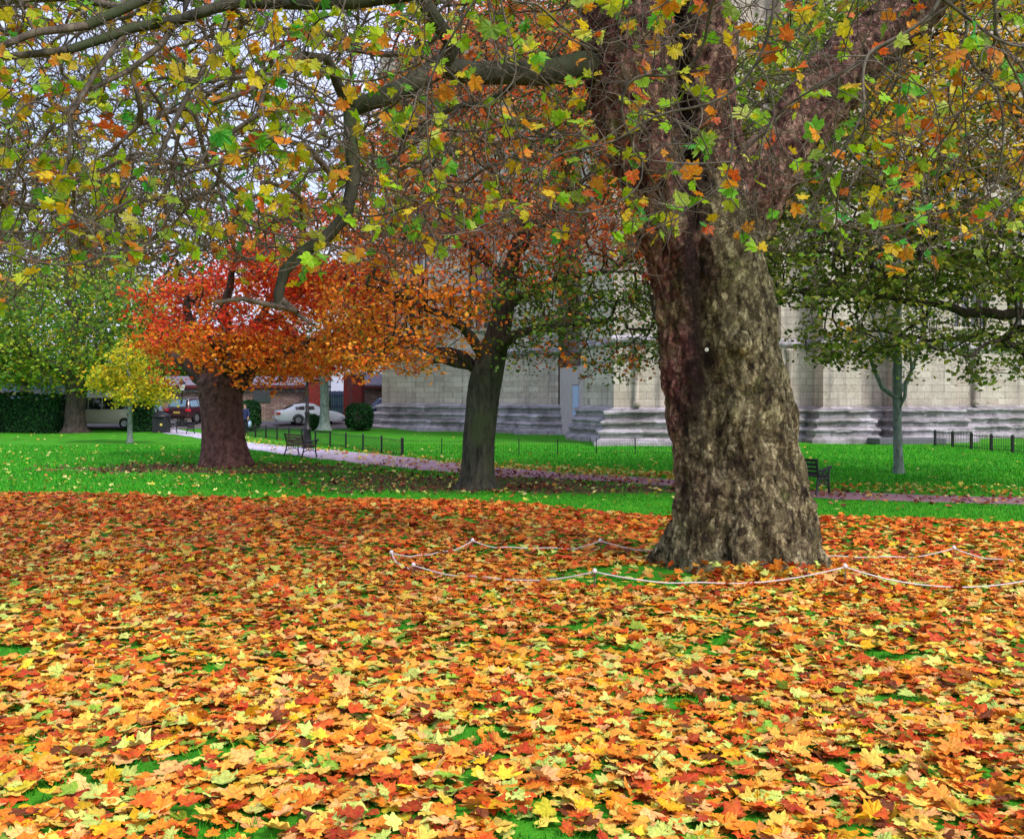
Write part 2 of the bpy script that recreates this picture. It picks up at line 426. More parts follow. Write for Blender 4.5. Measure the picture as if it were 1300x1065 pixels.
def rhomb_geo(pos, nrm, rot, size, col, asp=.6, bend=.25):
    n = len(pos); X, Y, N = basis(nrm, rot); s = size[:, None]
    b = rng.normal(0, bend, (n, 1))
    p0 = pos - X*s*.5; p1 = pos+Y*s*asp*.5+N*s*b*.5; p2 = pos+X*s*.5; p3 = pos-Y*s*asp*.5+N*s*b*.5
    V = np.stack([p0, p1, p2, p3], 1).reshape(-1, 3)
    i = np.arange(n)[:, None]*4
    Fa = np.concatenate([i+[[0, 1, 2]], i+[[0, 2, 3]]], 1).reshape(-1)
    lv = np.empty((n, 4, 3)); lv[:] = rng.random((n, 1, 3))*50; lv[:, 1:3, 0] += .4
    return V, Fa, np.full(n*2, 3), np.repeat(col, 4, axis=0), lv.reshape(-1, 3)

def merge(parts):
    V = []; Fa = []; K = []; Cc = []; L = []; off = 0
    for v, f, k, c, l in parts:
        V.append(v); Fa.append(f+off); K.append(k); Cc.append(c); L.append(l); off += len(v)
    return np.concatenate(V), np.concatenate(Fa), np.concatenate(K), np.concatenate(Cc), np.concatenate(L)

def leaf_obj(name, parts, mat, parent=None, smoothf=False):
    V, Fa, K, Cc, L = merge(parts)
    if parent is not None: V = V-np.array(parent.location)[None]
    return npmesh(name, V, Fa, K, mat, parent, Cc, L, smoothf)

def pick(pal, n, w=None):
    pal = s2l(np.array(pal, float)); w = None if w is None else np.array(w, float)/sum(w)
    c = pal[rng.choice(len(pal), n, p=w)]
    c = c*rng.uniform(.75, 1.2, (n, 1))*rng.uniform(.92, 1.08, (n, 3))
    return np.clip(c, 0.003, .95)

# ---------------------------------------------------------------- branch skeletons
class Skel:
    def __init__(s, cap=60000):
        s.p = np.zeros((cap, 3)); s.par = np.full(cap, -1, int); s.g = np.zeros(cap); s.n = 0
    def add(s, p, par, g=0.):
        if s.n >= len(s.p):
            s.p = np.vstack([s.p, np.zeros_like(s.p)]); s.par = np.concatenate([s.par, np.full(len(s.par), -1)]); s.g = np.concatenate([s.g, np.zeros(len(s.g))])
        s.p[s.n] = p; s.par[s.n] = par; s.g[s.n] = g; s.n += 1; return s.n-1
    def near(s, q): return int(np.argmin(np.sum((s.p[:s.n]-q)**2, 1)))
    def guide(s, pts, rad, par=None, seg=.25, wob=.02):
        """pts list of world points, rad list; Catmull-Rom resampled"""
        pts = [np.array(p, float) for p in pts]
        if par is None and s.n: par = s.near(pts[0])
        if par is None: par = -1
        ext = [2*pts[0]-pts[1]]+pts+[2*pts[-1]-pts[-2]]; last = par
        for i in range(len(pts)-1):
            p0, p1, p2, p3 = ext[i:i+4]; L = np.linalg.norm(p2-p1); k = max(1, int(L/seg))
            for j in range(k):
                t = j/k
                q = .5*((2*p1)+(-p0+p2)*t+(2*p0-5*p1+4*p2-p3)*t*t+(-p0+3*p1-3*p2+p3)*t**3)
                q = q+rng.normal(0, wob, 3); last = s.add(q, last, rad[i]*(1-t)+rad[i+1]*t)
        return s.add(pts[-1], last, rad[-1])
    def grow(s, T, seg=.2, wob=.02, up=.0, tang=.35, order=True):
        T = np.asarray(T)
        if order:
            base = s.p[:s.n]; step = max(1, len(base)//400)
            dd = np.min(np.linalg.norm(T[:, None]-base[None, ::step], axis=2), axis=1)
            T = T[np.argsort(dd+rng.normal(0, .05, len(dd))*dd.mean())]
        tips = []
        for t in T:
            dv = t-s.p[:s.n]; d2 = np.sum(dv*dv, 1)
            if up: d2 = d2*(1+up*(s.p[:s.n, 2] > t[2]))
            j = int(np.argmin(d2)); L = math.sqrt(np.sum(dv[j]**2))
            if L < seg*.3: tips.append(j); continue
            a = s.p[j]; pa = s.par[j]
            dr = (a-s.p[pa]) if pa >= 0 else dv[j]
            dr = dr/(np.linalg.norm(dr)+1e-9); cpt = a+dr*L*tang
            k = max(2, int(L/seg)); last = j; w = wob*min(1, L/(seg*2))
            for i in range(1, k+1):
                u = i/k; q = a*(1-u)**2+2*cpt*u*(1-u)+t*u*u+rng.normal(0, w, 3)*(1 if i < k else .3)
                last = s.add(q, last)
            tips.append(last)
        return tips
    def radii(s, r0=.004, e=2.2, grow=.0):
        n = s.n; acc = np.zeros(n); r = np.zeros(n)
        for i in range(n-1, -1, -1):
            v = max(acc[i], (r0[i] if hasattr(r0, '__len__') else r0)**e); ri = v**(1/e)*(1+grow); 
            if s.g[i] > 0: ri = s.g[i]
            r[i] = ri
            if s.par[i] >= 0: acc[s.par[i]] += min(ri, 1e9)**e
        # children may not be thicker than parents
        for i in range(n):
            if s.par[i] >= 0 and r[i] > r[s.par[i]]: r[i] = r[s.par[i]]
        return r
    def chains(s, r):
        n = s.n; kids = [[] for _ in range(n)]
        for i in range(n):
            if s.par[i] >= 0: kids[s.par[i]].append(i)
        out = []; stack = [i for i in range(n) if s.par[i] < 0]
        stack = [(i, -1) for i in stack]
        while stack:
            i, pa = stack.pop(); ch = [pa] if pa >= 0 else []
            ch.append(i)
            while kids[i]:
                ks = sorted(kids[i], key=lambda q: -r[q])
                for q in ks[1:]: stack.append((q, i))
                i = ks[0]; ch.append(i)
            out.append(ch)
        return out

def tubes(chains, Pn, r, haskid):
    V = []; Fa = []; off = 0
    for ch in chains:
        if len(ch) < 2: continue
        p = Pn[ch].copy(); rr = r[ch].copy()
        # start of a side chain: use the child's own radius, slightly flared
        if len(ch) > 1 and rr[0] > rr[1]*1.3: rr[0] = rr[1]*1.25
        rr[-1] *= 1. if haskid[ch[-1]] else .5
        m = rr.max(); k = 12 if m > .12 else (8 if m > .04 else (5 if m > .012 else 3))
        t = np.gradient(p, axis=0); t /= np.linalg.norm(t, axis=1, keepdims=True)+1e-9
        mt = t.mean(0); ref = np.array([0, 0, 1.]) if abs(mt[2]) < .7*np.linalg.norm(mt) else np.array([1., .1, 0])
        u = np.cross(t, ref); u /= np.linalg.norm(u, axis=1, keepdims=True)+1e-9; v = np.cross(t, u)
        a = np.arange(k)*2*math.pi/k
        ring = p[:, None]+rr[:, None, None]*(np.cos(a)[None, :, None]*u[:, None]+np.sin(a)[None, :, None]*v[:, None])
        m_ = len(p); V.append(ring.reshape(-1, 3))
        i = np.arange(m_-1)[:, None]*k; j = np.arange(k)[None]; j2 = (j+1) % k
        q = np.stack([i+j, i+j2, i+k+j2, i+k+j], -1).reshape(-1, 4)+off
        Fa.append(q); off += m_*k
    V = np.concatenate(V); Fa = np.concatenate(Fa)
    return V, Fa.reshape(-1), np.full(len(Fa), 4)

def skel_objs(sk, r, parent, split, mat_b, mat_t, names=('branches', 'twigs')):
    ch = sk.chains(r); big = []; small = []; hk = np.zeros(sk.n, bool); hk[sk.par[:sk.n][sk.par[:sk.n] >= 0]] = True
    for c in ch:
        idx = np.array(c); rr = r[idx]; k = int(np.sum(rr > split))
        (big if k >= 2 and rr[1 if len(rr) > 1 else 0] > split else small).append(c) if not (k >= 3 and k < len(c)-2) else (big.append(c[:k+1]), small.append(c[k:]))
    off = np.array(parent.location)[None]
    for nm, cs, mt in ((names[0], big, mat_b), (names[1], small, mat_t)):
        if cs:
            V, Fa, K = tubes(cs, sk.p-off[0], r, hk); npmesh(nm, V, Fa, K, mt, parent)

def trunk_mesh(name, prof, mat, parent, n=64, seed=0, flare=5, rough=.06, lean=None, m=90):
    """prof: list (x,y,z,r) centre line; rippled round trunk with root flare"""
    pr = np.array(prof, float); rg = np.random.default_rng(seed)
    t = np.linspace(0, 1, m); s = np.concatenate([[0], np.cumsum(np.linalg.norm(np.diff(pr[:, :3], axis=0), axis=1))]); s /= s[-1]
    c = np.stack([np.interp(t, s, pr[:, k]) for k in range(3)], 1); r = np.interp(t, s, pr[:, 3])
    for _ in range(3): r[1:-1] = (r[:-2]+2*r[1:-1]+r[2:])/4; c[1:-1] = (c[:-2]+2*c[1:-1]+c[2:])/4
    a = np.linspace(0, 2*math.pi, n, endpoint=False); A, T = np.meshgrid(a, t)
    H = T*s.size
    dz = (c[:, 2]-c[0, 2])[:, None]; r0 = r[0]
    ph = rg.random(8)*6.28
    rip = sum(rg.uniform(.3, 1)*np.sin(A*k+ph[k % 8]+dz*rg.uniform(-.6, .6)/r0) for k in (2, 3, 5))/3*rough
    rip = rip+sum(rg.uniform(.3, 1)*np.sin(A*k+ph[k % 8]*3+dz*rg.uniform(-3, 3)/r0+np.sin(dz*2/r0+k)) for k in (7, 9, 13, 17))/4*rough*.5
    fl = np.exp(-dz/(r0*.55))*(.16+.22*np.maximum(0, np.cos(A*flare+ph[0]+.6*np.sin(A+ph[2])))**1.5)
    rad = r[:, None]*(1+rip+fl)+rg.normal(0, rough*.12, A.shape)*r[:, None]
    V = np.stack([c[:, None, 0]+rad*np.cos(A), c[:, None, 1]+rad*np.sin(A), np.repeat(c[:, 2:3], n, 1)], -1).reshape(-1, 3)
    i = np.arange(m-1)[:, None]*n; j = np.arange(n)[None]; j2 = (j+1) % n
    q = np.stack([i+j, i+j2, i+n+j2, i+n+j], -1).reshape(-1)
    V = V-np.array(parent.location)[None]
    return npmesh(name, V, q, np.full((m-1)*n, 4), mat, parent)

def ell(n, c, rad, shell=.0, zflat=None):
    """random points in an ellipsoid, biased to the shell"""
    v = rng.normal(size=(n, 3)); v /= np.linalg.norm(v, axis=1, keepdims=True)
    u = rng.random((n, 1))**(1/3.)
    if shell: u = shell+(1-shell)*u
    return np.array(c)[None]+v*u*np.array(rad)[None]

def foliage(tips, Pn, per, spread, size, palf, flat=.5, kind='rhomb', droop=.0):
    """leaf clumps round twig tips; palf(points)->colours"""
    t = Pn[tips]; n = len(t)*per
    cen = np.repeat(t, per, 0)+rng.normal(0, 1, (n, 3))*np.array([spread, spread, spread*flat])
    cen[:, 2] -= droop*spread
    nr = rng.normal(0, 1, (n, 3)); nr[:, 2] = np.abs(nr[:, 2])+.5
    sz = rng.uniform(.7, 1.3, n)*size; col = palf(np.repeat(t, per, 0), cen)
    if kind == 'rhomb': return rhomb_geo(cen, nr, rng.random(n)*6.28, sz, col, .72)
    return leaf_geo(cen, nr, rng.random(n)*6.28, sz*.5, col, kind, .2)

# ================================================================ SETTING
def ground_sheet(name, xs, ys, mat, lift=0.0):
    X, Y = np.meshgrid(xs, ys); Z = gz(X, Y)+lift
    V = np.stack([X, Y, Z], -1).reshape(-1, 3); n = len(xs); m = len(ys)
    i = np.arange(m-1)[:, None]*n; j = np.arange(n-1)[None]
    q = np.stack([i+j, i+j+1, i+n+j+1, i+n+j], -1).reshape(-1)
    return npmesh(name, V, q, np.full((n-1)*(m-1), 4), mat)
xs = np.concatenate([[-900, -400, -200, -100, -60], np.arange(-44, 44.1, .5), [60, 100, 200, 400, 900]])
ys = np.concatenate([[-60, -20, -5, 0, 2], np.arange(3, 72, .4), [75, 80, 90, 110, 150, 250, 500, 1200]])
tag(ground_sheet('lawn', xs, ys, M['lawn']), kind='structure')

# path from its two picture edges, laid on the ground
far = [(205, 545.2), (245, 548), (285, 556), (320, 562), (400, 570), (500, 579), (620, 593.5), (750, 602), (850, 608.5), (960, 618), (1060, 626), (1180, 629), (1300, 631), (1420, 633)]
nearE = [(205, 550), (245, 555), (285, 564), (320, 571.5), (400, 582), (500, 592.5), (620, 605), (750, 610.5), (850, 616.5), (960, 627), (1060, 634.5), (1180, 638), (1300, 641), (1420, 644)]
def onplane(px, py):
    d = 3000/(py-HZ); return np.array([(px-CX)/F*d, d])
A_ = np.array([onplane(*q) for q in far]); B_ = np.array([onplane(*q) for q in nearE])
def resamp(p, k):
    t = np.linspace(0, len(p)-1, k); return np.stack([np.interp(t, np.arange(len(p)), p[:, i]) for i in range(2)], 1)
A_ = resamp(A_, 160); B_ = resamp(B_, 160)
for q in (A_, B_):
    for _ in range(6): q[1:-1] = (q[:-2]+2*q[1:-1]+q[2:])/4
    q += rng.normal(0, .02, q.shape)
rows = [A_*(1-t)+B_*t for t in np.linspace(0, 1, 7)]
V = np.concatenate([np.stack([r_[:, 0], r_[:, 1], gz(r_[:, 0], r_[:, 1])+.012], 1) for r_ in rows])
i = np.arange(6)[:, None]*160; j = np.arange(159)[None]
tag(npmesh('path', V, np.stack([i+j, i+160+j, i+160+j+1, i+j+1], -1).reshape(-1), np.full(6*159, 4), M['path']), kind='structure')
PATHC = rows[3]
tag(ground_sheet('road', np.arange(-44, -7, 1.0), np.arange(64.6, 72.5, .5), M['road'], .02), kind='structure')

# ---------------------------------------------------------------- fallen leaves
PAL_FLOOR_NEAR = [(246, 164, 70), (240, 136, 44), (214, 86, 38), (240, 200, 88), (210, 220, 112), (234, 172, 34), (180, 68, 36), (248, 182, 112), (150, 180, 60), (120, 60, 34), (230, 206, 60)]
W_NEAR = [6, 6.5, 4.6, 4.4, 4.2, 2.0, 2.8, 3.8, 1.5, 1.4, 1.2]
PAL_FLOOR_FAR = [(232, 98, 38), (244, 128, 44), (212, 70, 38), (248, 156, 60), (236, 170, 78), (190, 80, 38), (222, 200, 110), (130, 60, 36)]
W_FAR = [6, 5, 4, 3, 2, 2, .9, 1.4]
def carpet():
    parts = []
    def scatter(d0, d1, dens, kind, layer):
        w = 0.60*d1+1.2; n = int((2*w)*(d1-d0)*dens)
        x = rng.uniform(-w, w, n); y = rng.uniform(d0, d1, n)
        ok = np.abs(x) < .6*y+1.2
        e = edge(x)+rng.normal(0, .16, n)+.1*np.sin(x*5)
        ok &= y < e+.25*rng.random(n)
        # trodden grass ring in front of the tree base and small gaps in the cover
        g = ((x-1.2)/.85)**2+((y-8.5)/.62)**2
        ok &= (g > 1) | (rng.random(n) < .12)
        g3 = ((x-2.25)/.75)**2+((y-9.2)/.6)**2
        ok &= (g3 > .8)
        hole = np.sin(x*2.9+1.3*np.sin(y*2.3))*np.sin(y*3.7+1.7*np.sin(x*1.9+.5))
        ok &= ~((hole > .86) & (y < 8.5) & (rng.random(n) < .82))
        x = x[ok]; y = y[ok]; n = len(x)
        z = gz(x, y)+.008+layer*.02+rng.random(n)*.03
        nr = rng.normal(0, .13, (n, 3)); nr[:, 2] = 1
        big = rng.random(n) < .14; nr[big, :2] *= 4
        t = smooth((y-6)/8.0+rng.normal(0, .12, n))
        c1 = pick(PAL_FLOOR_NEAR, n, W_NEAR); c2 = pick(PAL_FLOOR_FAR, n, W_FAR)
        col = np.where((rng.random(n) < t)[:, None], c2, c1)
        size = rng.uniform(.032, .078, n)*np.where(y < 9.5, 1, 1.15)
        parts.append(leaf_geo(np.stack([x, y, z], 1), nr, rng.random(n)*6.28, size, col, kind, .2))
    scatter(2.6, 5.6, 480, 'hi', 0); scatter(5.6, 9.5, 420, 'mid', 0); scatter(9.5, 17.2, 200, 'lo', 0)
    scatter(2.6, 5.6, 70, 'hi', 1); scatter(5.6, 9.5, 60, 'mid', 1); scatter(9.5, 16.8, 36, 'lo', 1)
    o = leaf_obj('fallen_leaves', parts, M['leaf_floor'])
    tag(o, 'thick carpet of fallen orange, red and yellow leaves covering the near lawn', 'fallen leaves', kind='stuff')
carpet()
def lawn_litter():
    parts = []
    def put(x, y, kind, size, pal, w=None):
        n = len(x)
        nr = rng.normal(0, .45, (n, 3)); nr[:, 2] = 1
        parts.append(leaf_geo(np.stack([x, y, gz(x, y)+.035+rng.random(n)*.03], 1), nr, rng.random(n)*6.28, rng.uniform(.6, 1.2, n)*size, pick(pal, n, w), kind, .3))
    YEL = [(222, 212, 130), (214, 196, 80), (196, 200, 96), (214, 160, 60), (190, 110, 50)]
    n = 9000; d = rng.uniform(17, 60, n)**1.0; px = rng.uniform(-60, 1360, n); x = (px-CX)/F*d
    dens = .3*np.exp(-((x+10)/9.)**2-((d-31)/9.)**2)+.6*np.exp(-((x+2)/6)**2-((d-26)/5)**2)+.045+.13*((x < -3) & (d < 45))
    k = rng.random(n) < dens; k &= d > edge(x)+1
    put(x[k], d[k], 'lo', .085, YEL, [5, 4, 3, 3, 1])
    # bands beside the path
    n = 2600; i = rng.integers(20, 155, n); off = rng.normal(1.9, .8, n)
    x = PATHC[i, 0]+rng.normal(0, .4, n); y = PATHC[i, 1]+off+.4
    k = (rng.random(n) < .35+.65*(np.abs(x-1.6) < 3.5)) 
    put(x[k], y[k], 'lo', .085, YEL+[(200, 80, 40)], [3, 5, 3, 5, 3, 1.5])
    n = 520; i = rng.integers(60, 155, n)
    x = PATHC[i, 0]+rng.normal(0, .5, n); y = PATHC[i, 1]+rng.normal(0, .9, n)
    put(x, y, 'lo', .09, [(150, 80, 60), (190, 120, 90), (120, 50, 44), (200, 170, 120)])
    # brown litter in the soil patches
    for (ex, ey, rx, ry, m_) in ((-9.3, 31.6, 5.6, 2.3, 600), (-1.6, 26.6, 4.2, 3.1, 800), (2.8, 24.9, 4.0, 1.7, 200)):
        a = rng.random(m_)*6.28; r_ = np.sqrt(rng.random(m_))*1.15
        put(ex+rx*r_*np.cos(a), ey+ry*r_*np.sin(a), 'lo', .08, [(120, 70, 56), (96, 52, 46), (150, 84, 60), (206, 186, 130)], [4, 4, 2, .6])
    # leaves heaped at the foot of the big trunk
    n = 300; x = rng.normal(2.15, .38, n); y = rng.uniform(8.05, 8.5, n); nr = rng.normal(0, .5, (n, 3)); nr[:, 2] = 1
    z = gz(x, y)+.03+.12*np.clip(1-np.abs(y-8.45)/.35, 0, 1)*rng.random(n)
    parts.append(leaf_geo(np.stack([x, y, z], 1), nr, rng.random(n)*6.28, rng.uniform(.045, .08, n), pick(PAL_FLOOR_NEAR, n, W_NEAR)*.9, 'mid', .2))
    o = leaf_obj('scattered_leaves', parts, M['leaf_floor'])
    tag(o, 'pale yellow and brown leaves scattered thinly over the green lawn and path edges', 'fallen leaves', kind='stuff')
lawn_litter()
def grass():
    parts = []
    for (d0, d1, n, h, w) in ((2.8, 9, 26000, .045, .004), (11.2, 24, 120000, .055, .009), (24, 46, 110000, .07, .02)):
        d = rng.uniform(d0, d1, n); x = rng.uniform(-.6, .6, n)*d*1.04
        if d1 < 10:
            g = ((x-1.2)/.9)**2+((d-8.5)/.66)**2; hole = np.sin(x*2.9+1.3*np.sin(d*2.3))*np.sin(d*3.7+1.7*np.sin(x*1.9+.5))
            k = (g < 1.1) | ((hole > .72) & (d < 8.5)); 
        else: k = d > edge(x)
        for (ex, ey, rx, ry) in ((-9.3, 31.6, 5.4, 2.2), (-1.6, 26.6, 3.8, 2.8), (2.6, 24.9, 3.4, 1.4)):
            k &= (((x-ex)/rx)**2+((d-ey)/ry)**2 > .9) | (rng.random(n) < .15)
        pi = np.argmin(np.abs(PATHC[None, ::8, 0]-x[:, None]), 1)
        lo = np.interp(x, A_[:, 0], A_[:, 1]); hi = np.interp(x, B_[:, 0], B_[:, 1])
        k &= ~((d < lo+.05) & (d > hi-.05))
        x = x[k]; d = d[k]; n = len(x); z = gz(x, d)
        hh = h*rng.uniform(.5, 1.3, n); a = rng.random(n)*6.28; lean = rng.normal(0, .45, (n, 2))*hh[:, None]
        c = np.stack([x, d, z], 1); sd = np.stack([np.cos(a)*w, np.sin(a)*w, np.zeros(n)], 1)
        tip = c+np.stack([lean[:, 0], lean[:, 1], hh], 1)
        Vv = np.stack([c-sd, c+sd, tip], 1).reshape(-1, 3)
        col = pick([(60, 160, 34), (80, 180, 36), (50, 134, 30), (120, 186, 48)], n, [4, 4, 3, 1.5])
        parts.append((Vv, np.arange(3*n), np.full(n, 3), np.repeat(col, 3, 0), np.repeat(rng.random((n, 3))*30, 3, 0)))
    tag(leaf_obj('grass', parts, M['grass_blade']), 'short bright green grass blades on the lawn', 'grass', kind='stuff')
grass()

# ================================================================ CATHEDRAL
def loft(path, prof, closed_ends=True):
    """profile (offset outwards, z) swept along a plan polyline with mitred corners"""
    p = np.array(path, float); n = len(p)
    d = np.diff(p, axis=0); d /= np.linalg.norm(d, axis=1, keepdims=True); nr = np.stack([d[:, 1], -d[:, 0]], 1)
    mit = np.zeros((n, 2)); mit[0] = nr[0]; mit[-1] = nr[-1]
    for i in range(1, n-1):
        b = nr[i-1]+nr[i]; L = np.linalg.norm(b)
        b = b/L; mit[i] = b/max(.45, b.dot(nr[i]))
    V = []; 
    for i in range(n):
        for (o, z) in prof: V.append((p[i, 0]+mit[i, 0]*o, p[i, 1]+mit[i, 1]*o, z))
    k = len(prof); q = []
    for i in range(n-1):
        for j in range(k-1): q += [i*k+j, (i+1)*k+j, (i+1)*k+j+1, i*k+j+1]
    return np.array(V), np.array(q), np.full((n-1)*(k-1), 4)
GB = -.95
foot = [(-9.3, 78), (-8.8, 66.6), (1.0, 60.3), (1.05, 59.3), (2.75, 58.5), (2.9, 61), (4.2, 60.6), (3.75, 51.9), (4.95, 49.6), (4.75, 46.0), (10.4, 45.6), (10.5, 49.8), (13.4, 50.3), (13.5, 49.4), (15.2, 49.7), (15.3, 48.4), (17.25, 48.6), (17.35, 50.3), (19.3, 50.6), (19.4, 49.0), (22.2, 49.4), (22.4, 53.2), (30, 54.5), (30.1, 53.6), (32.5, 54.0), (32.6, 55.0), (48, 57.5), (52, 70)]
cath = empty('cathedral', (8, 55, GB), label='pale limestone cathedral with stepped plinth and buttresses behind the lawn', cat='cathedral')
def cpart(name, V, q, K, mat, sm=False): return npmesh(name, V-np.array([[8, 55, GB]]), q, K, mat, cath, smoothf=sm)
H = 24.0
V, q, K = loft(foot, [(0, GB+1.9), (0, GB+H)]); cpart('wall', V, q, K, M['stone'])
pf = [(o_*1.5, z_) for o_, z_ in [(.62, -1.0), (.62, .34), (.58, .36), (.44, .50), (.44, .66), (.50, .70), (.52, .77), (.48, .83), (.34, .92), (.34, 1.12), (.41, 1.16), (.43, 1.23), (.38, 1.29), (.22, 1.40), (.22, 1.60), (.30, 1.64), (.32, 1.71), (.26, 1.77), (.10, 1.86), (.0, 1.92)]]
def dense(p, st=.22):
    o = []
    for a, b in zip(p[:-1], p[1:]):
        a = np.array(a); b = np.array(b); k = max(1, int(np.linalg.norm(b-a)/st)); o += [a+(b-a)*i/k for i in range(k)]
    return o+[np.array(p[-1])]
V, q, K = loft(dense(foot), [(o, GB+z) for o, z in pf])
# crumbled mouldings: chunks missing from the rolls
k_ = len(pf); Vr = V.reshape(-1, k_, 3); nn_ = len(Vr)
ch_ = np.repeat(rng.random((nn_//3+1, k_)), 3, 0)[:nn_]; proud = np.array([1 if 4 <= i <= 8 or 10 <= i <= 13 or 15 <= i <= 18 else 0 for i in range(k_)])
Vr[:, :, 1] += np.where((ch_ < .3) & (proud > 0), rng.uniform(.02, .10, (nn_, k_)), 0)+rng.normal(0, .012, (nn_, k_))*(np.arange(k_) < k_-1)
Vr[:, :, 2] += rng.normal(0, .014, (nn_, k_))*((np.arange(k_) < k_-1) & (np.arange(k_) > 0)); V = Vr.reshape(-1, 3)
# crumbling edges
cpart('plinth', V, q, K, M['stone_plinth'])
for z0, nm in ((4.9, 'string_course'), (12.5, 'string_course')):
    V, q, K = loft(foot, [(0, GB+z0), (.16, GB+z0+.06), (.2, GB+z0+.16), (.16, GB+z0+.24), (0, GB+z0+.4)])
    cpart(nm, V, q, K, M['stone_plinth'])
V, q, K = loft(foot, [(0, GB+H), (.35, GB+H+.1), (.35, GB+H+.5), (.15, GB+H+.6), (.15, GB+H+1.5), (-.4, GB+H+1.55), (-.4, GB+H), (-14, GB+H+8)]); cpart('parapet', V, q, K, M['stone'])
# shafts on the right hand piers
def arch(w, h, k=8):
    p = [(-w/2, 0), (w/2, 0), (w/2, h*.68)]
    for i in range(1, k): 
        a = i/k; p.append((w/2-w*.5*a**1.6, h*.68+h*.32*math.sin(a*math.pi/2)))
    p.append((0, h))
    for i in range(k-1, 0, -1):
        a = i/k; p.append((-w/2+w*.5*a**1.6, h*.68+h*.32*math.sin(a*math.pi/2)))
    p.append((-w/2, h*.68)); return p
def gothic_window(a, b, t, z0, w, h):
    a = np.array(a, float); b = np.array(b, float); dr = (b-a)/np.linalg.norm(b-a); c = a+(b-a)*t; nr = np.array([dr[1], -dr[0]])
    def MM(off): return Matrix(((dr[0], 0, nr[0], c[0]+nr[0]*off-8), (dr[1], 0, nr[1], c[1]+nr[1]*off-55), (0, 1, 0, z0), (0, 0, 0, 1)))
    fr = MB()
    o = arch(w, h); oi = [(x*.84, y*.955+h*.02) for x, y in o]
    m1 = MM(.0); n = len(o)
    def ringbuild(A, B, d0, d1):
        m0 = MM(d0); m2 = MM(d1)
        va = [fr.bm.verts.new(m2 @ Vector((x, y, 0))) for x, y in A]; vb = [fr.bm.verts.new(m2 @ Vector((x, y, 0))) for x, y in B]
        vc = [fr.bm.verts.new(m0 @ Vector((x, y, 0))) for x, y in A]; vd = [fr.bm.verts.new(m0 @ Vector((x, y, 0))) for x, y in B]
        for i in range(len(A)):
            j = (i+1) % len(A)
            fr.bm.faces.new((va[i], va[j], vb[j], vb[i])); fr.bm.faces.new((va[i], vc[i], vc[j], va[j])); fr.bm.faces.new((vb[i], vb[j], vd[j], vd[i]))
    ringbuild(o, oi, -.05, .22)
    for k in (-.25, 0, .25):
        hh = h*(.93 if k == 0 else .84)
        M0 = MM(.03); fr.prism([(k*w-.06, 0), (k*w+.06, 0), (k*w+.06, hh), (k*w-.06, hh)], .12, M0)
    wn = fr.build('window', M['stone'], cath)
    g = MB(); g.prism(oi, .03, MM(.02)); g.build('pane', M['glass'], wn)
gothic_window(foot[22-0], foot[21], .42, 6.2, 2.4, 8.2) if False else None
gothic_window((22.8, 53.2), (30, 54.5), .80, 6.0, 2.3, 8.6)
gothic_window((22.8, 53.2), (30, 54.5), .28, 6.0, 2.3, 8.6)
gothic_window((4.75, 46.0), (10.4, 45.6), .52, 7.0, 2.6, 8.6)
gothic_window((-8.8, 66.6), (1.0, 60.3), .26, 6.5, 2.6, 9.0)
gothic_window((-8.8, 66.6), (1.0, 60.3), .72, 6.5, 2.6, 9.0)
for (x, y) in ((13.9, 49.35), (15.4, 49.6), (16.55, 48.98), (20.4, 49.6), (21.7, 49.85), (9.6, 45.55), (5.8, 45.8), (25.2, 53.5), (31.3, 53.7)):
    MB().lathe([(.17, 0), (.17, .2), (.11, .28), (.11, 2.6), (.17, 2.7), (.2, 2.85)], (x-8, y-55, 1.95), 12).build('shaft', M['stone'], cath, True)

# hoarding in the recess
h0 = np.array([2.85, 58.2]); h1 = np.array([3.95, 52.4]); hd = (h1-h0); hL = np.linalg.norm(hd); hd = hd/hL; hn = np.array([-hd[1], hd[0]])*-1
hz = math.atan2(hd[1], hd[0]); hb = float(gz(*h0))
ho = empty('hoarding', (*h0, hb), label='pale boarded hoarding with a light blue door in the cathedral recess', cat='hoarding')
bm_ = MB(); nb = 16
for i in range(nb):
    t = (i+.5)/nb*hL
    if 3.0 < t < 4.35: continue
    c = hd*t; bm_.box((c[0], c[1], 1.95+rng.normal(0, .004)), (hL/nb-.015, .04+rng.random()*.01, 3.9), hz)
bm_.box((*(hd*3.68), 3.4), (1.36, .04, 1.0), hz); bm_.build('board_panel', M['board'], ho)
dd = MB(); dd.box((*(hd*3.68), 1.42), (1.3, .05, 2.86), hz, .01); do = dd.build('door', M['door'], ho)
kb = MB(); kb.box((*(hd*4.15+hn*.05), 1.3), (.06, .1, .18), hz); kb.build('handle', M['iron'], do)
tag(MB().box((18.9, 47.2, float(gz(18.9, 47.2))+.13), (3.3, 1.3, .28), .1, .03).build('stone_slab', M['slab']), 'low grey stone slab on the grass before the cathedral wall', 'slab')

# ================================================================ BACKGROUND BUILDINGS
def Gp(px, d): return G(px, d)
b0 = Gp(205, 73.5); zb = -.5
out = empty('outbuilding', (b0[0], b0[1], zb), label='long low stone outbuilding with slate roof and dark red gutter', cat='building')
x1 = (394-CX)/F*73.5; Lw = x1-b0[0]
MB().box((Lw/2, 1.5, 1.25), (Lw, 3, 2.7)).build('wall', M['wallstone'], out)
ro = MB(); ro.prism([(-.3, 2.62), (3.3, 2.62), (3.3, 2.75), (1.6, 3.45), (-.3, 2.78)], Lw+.4, Matrix(((0, 0, 1, -.2), (1, 0, 0, 0), (0, 1, 0, 0), (0, 0, 0, 1)))); ro.build('roof', M['slate'], out)
MB().box((Lw/2, -.36, 2.6), (Lw+.4, .14, .24), 0, .02).build('gutter', M['gutter'], out)
MB().box((Lw-3.6, -.02, 1.9), (1.3, .08, .9)).build('window', M['glass'], out)
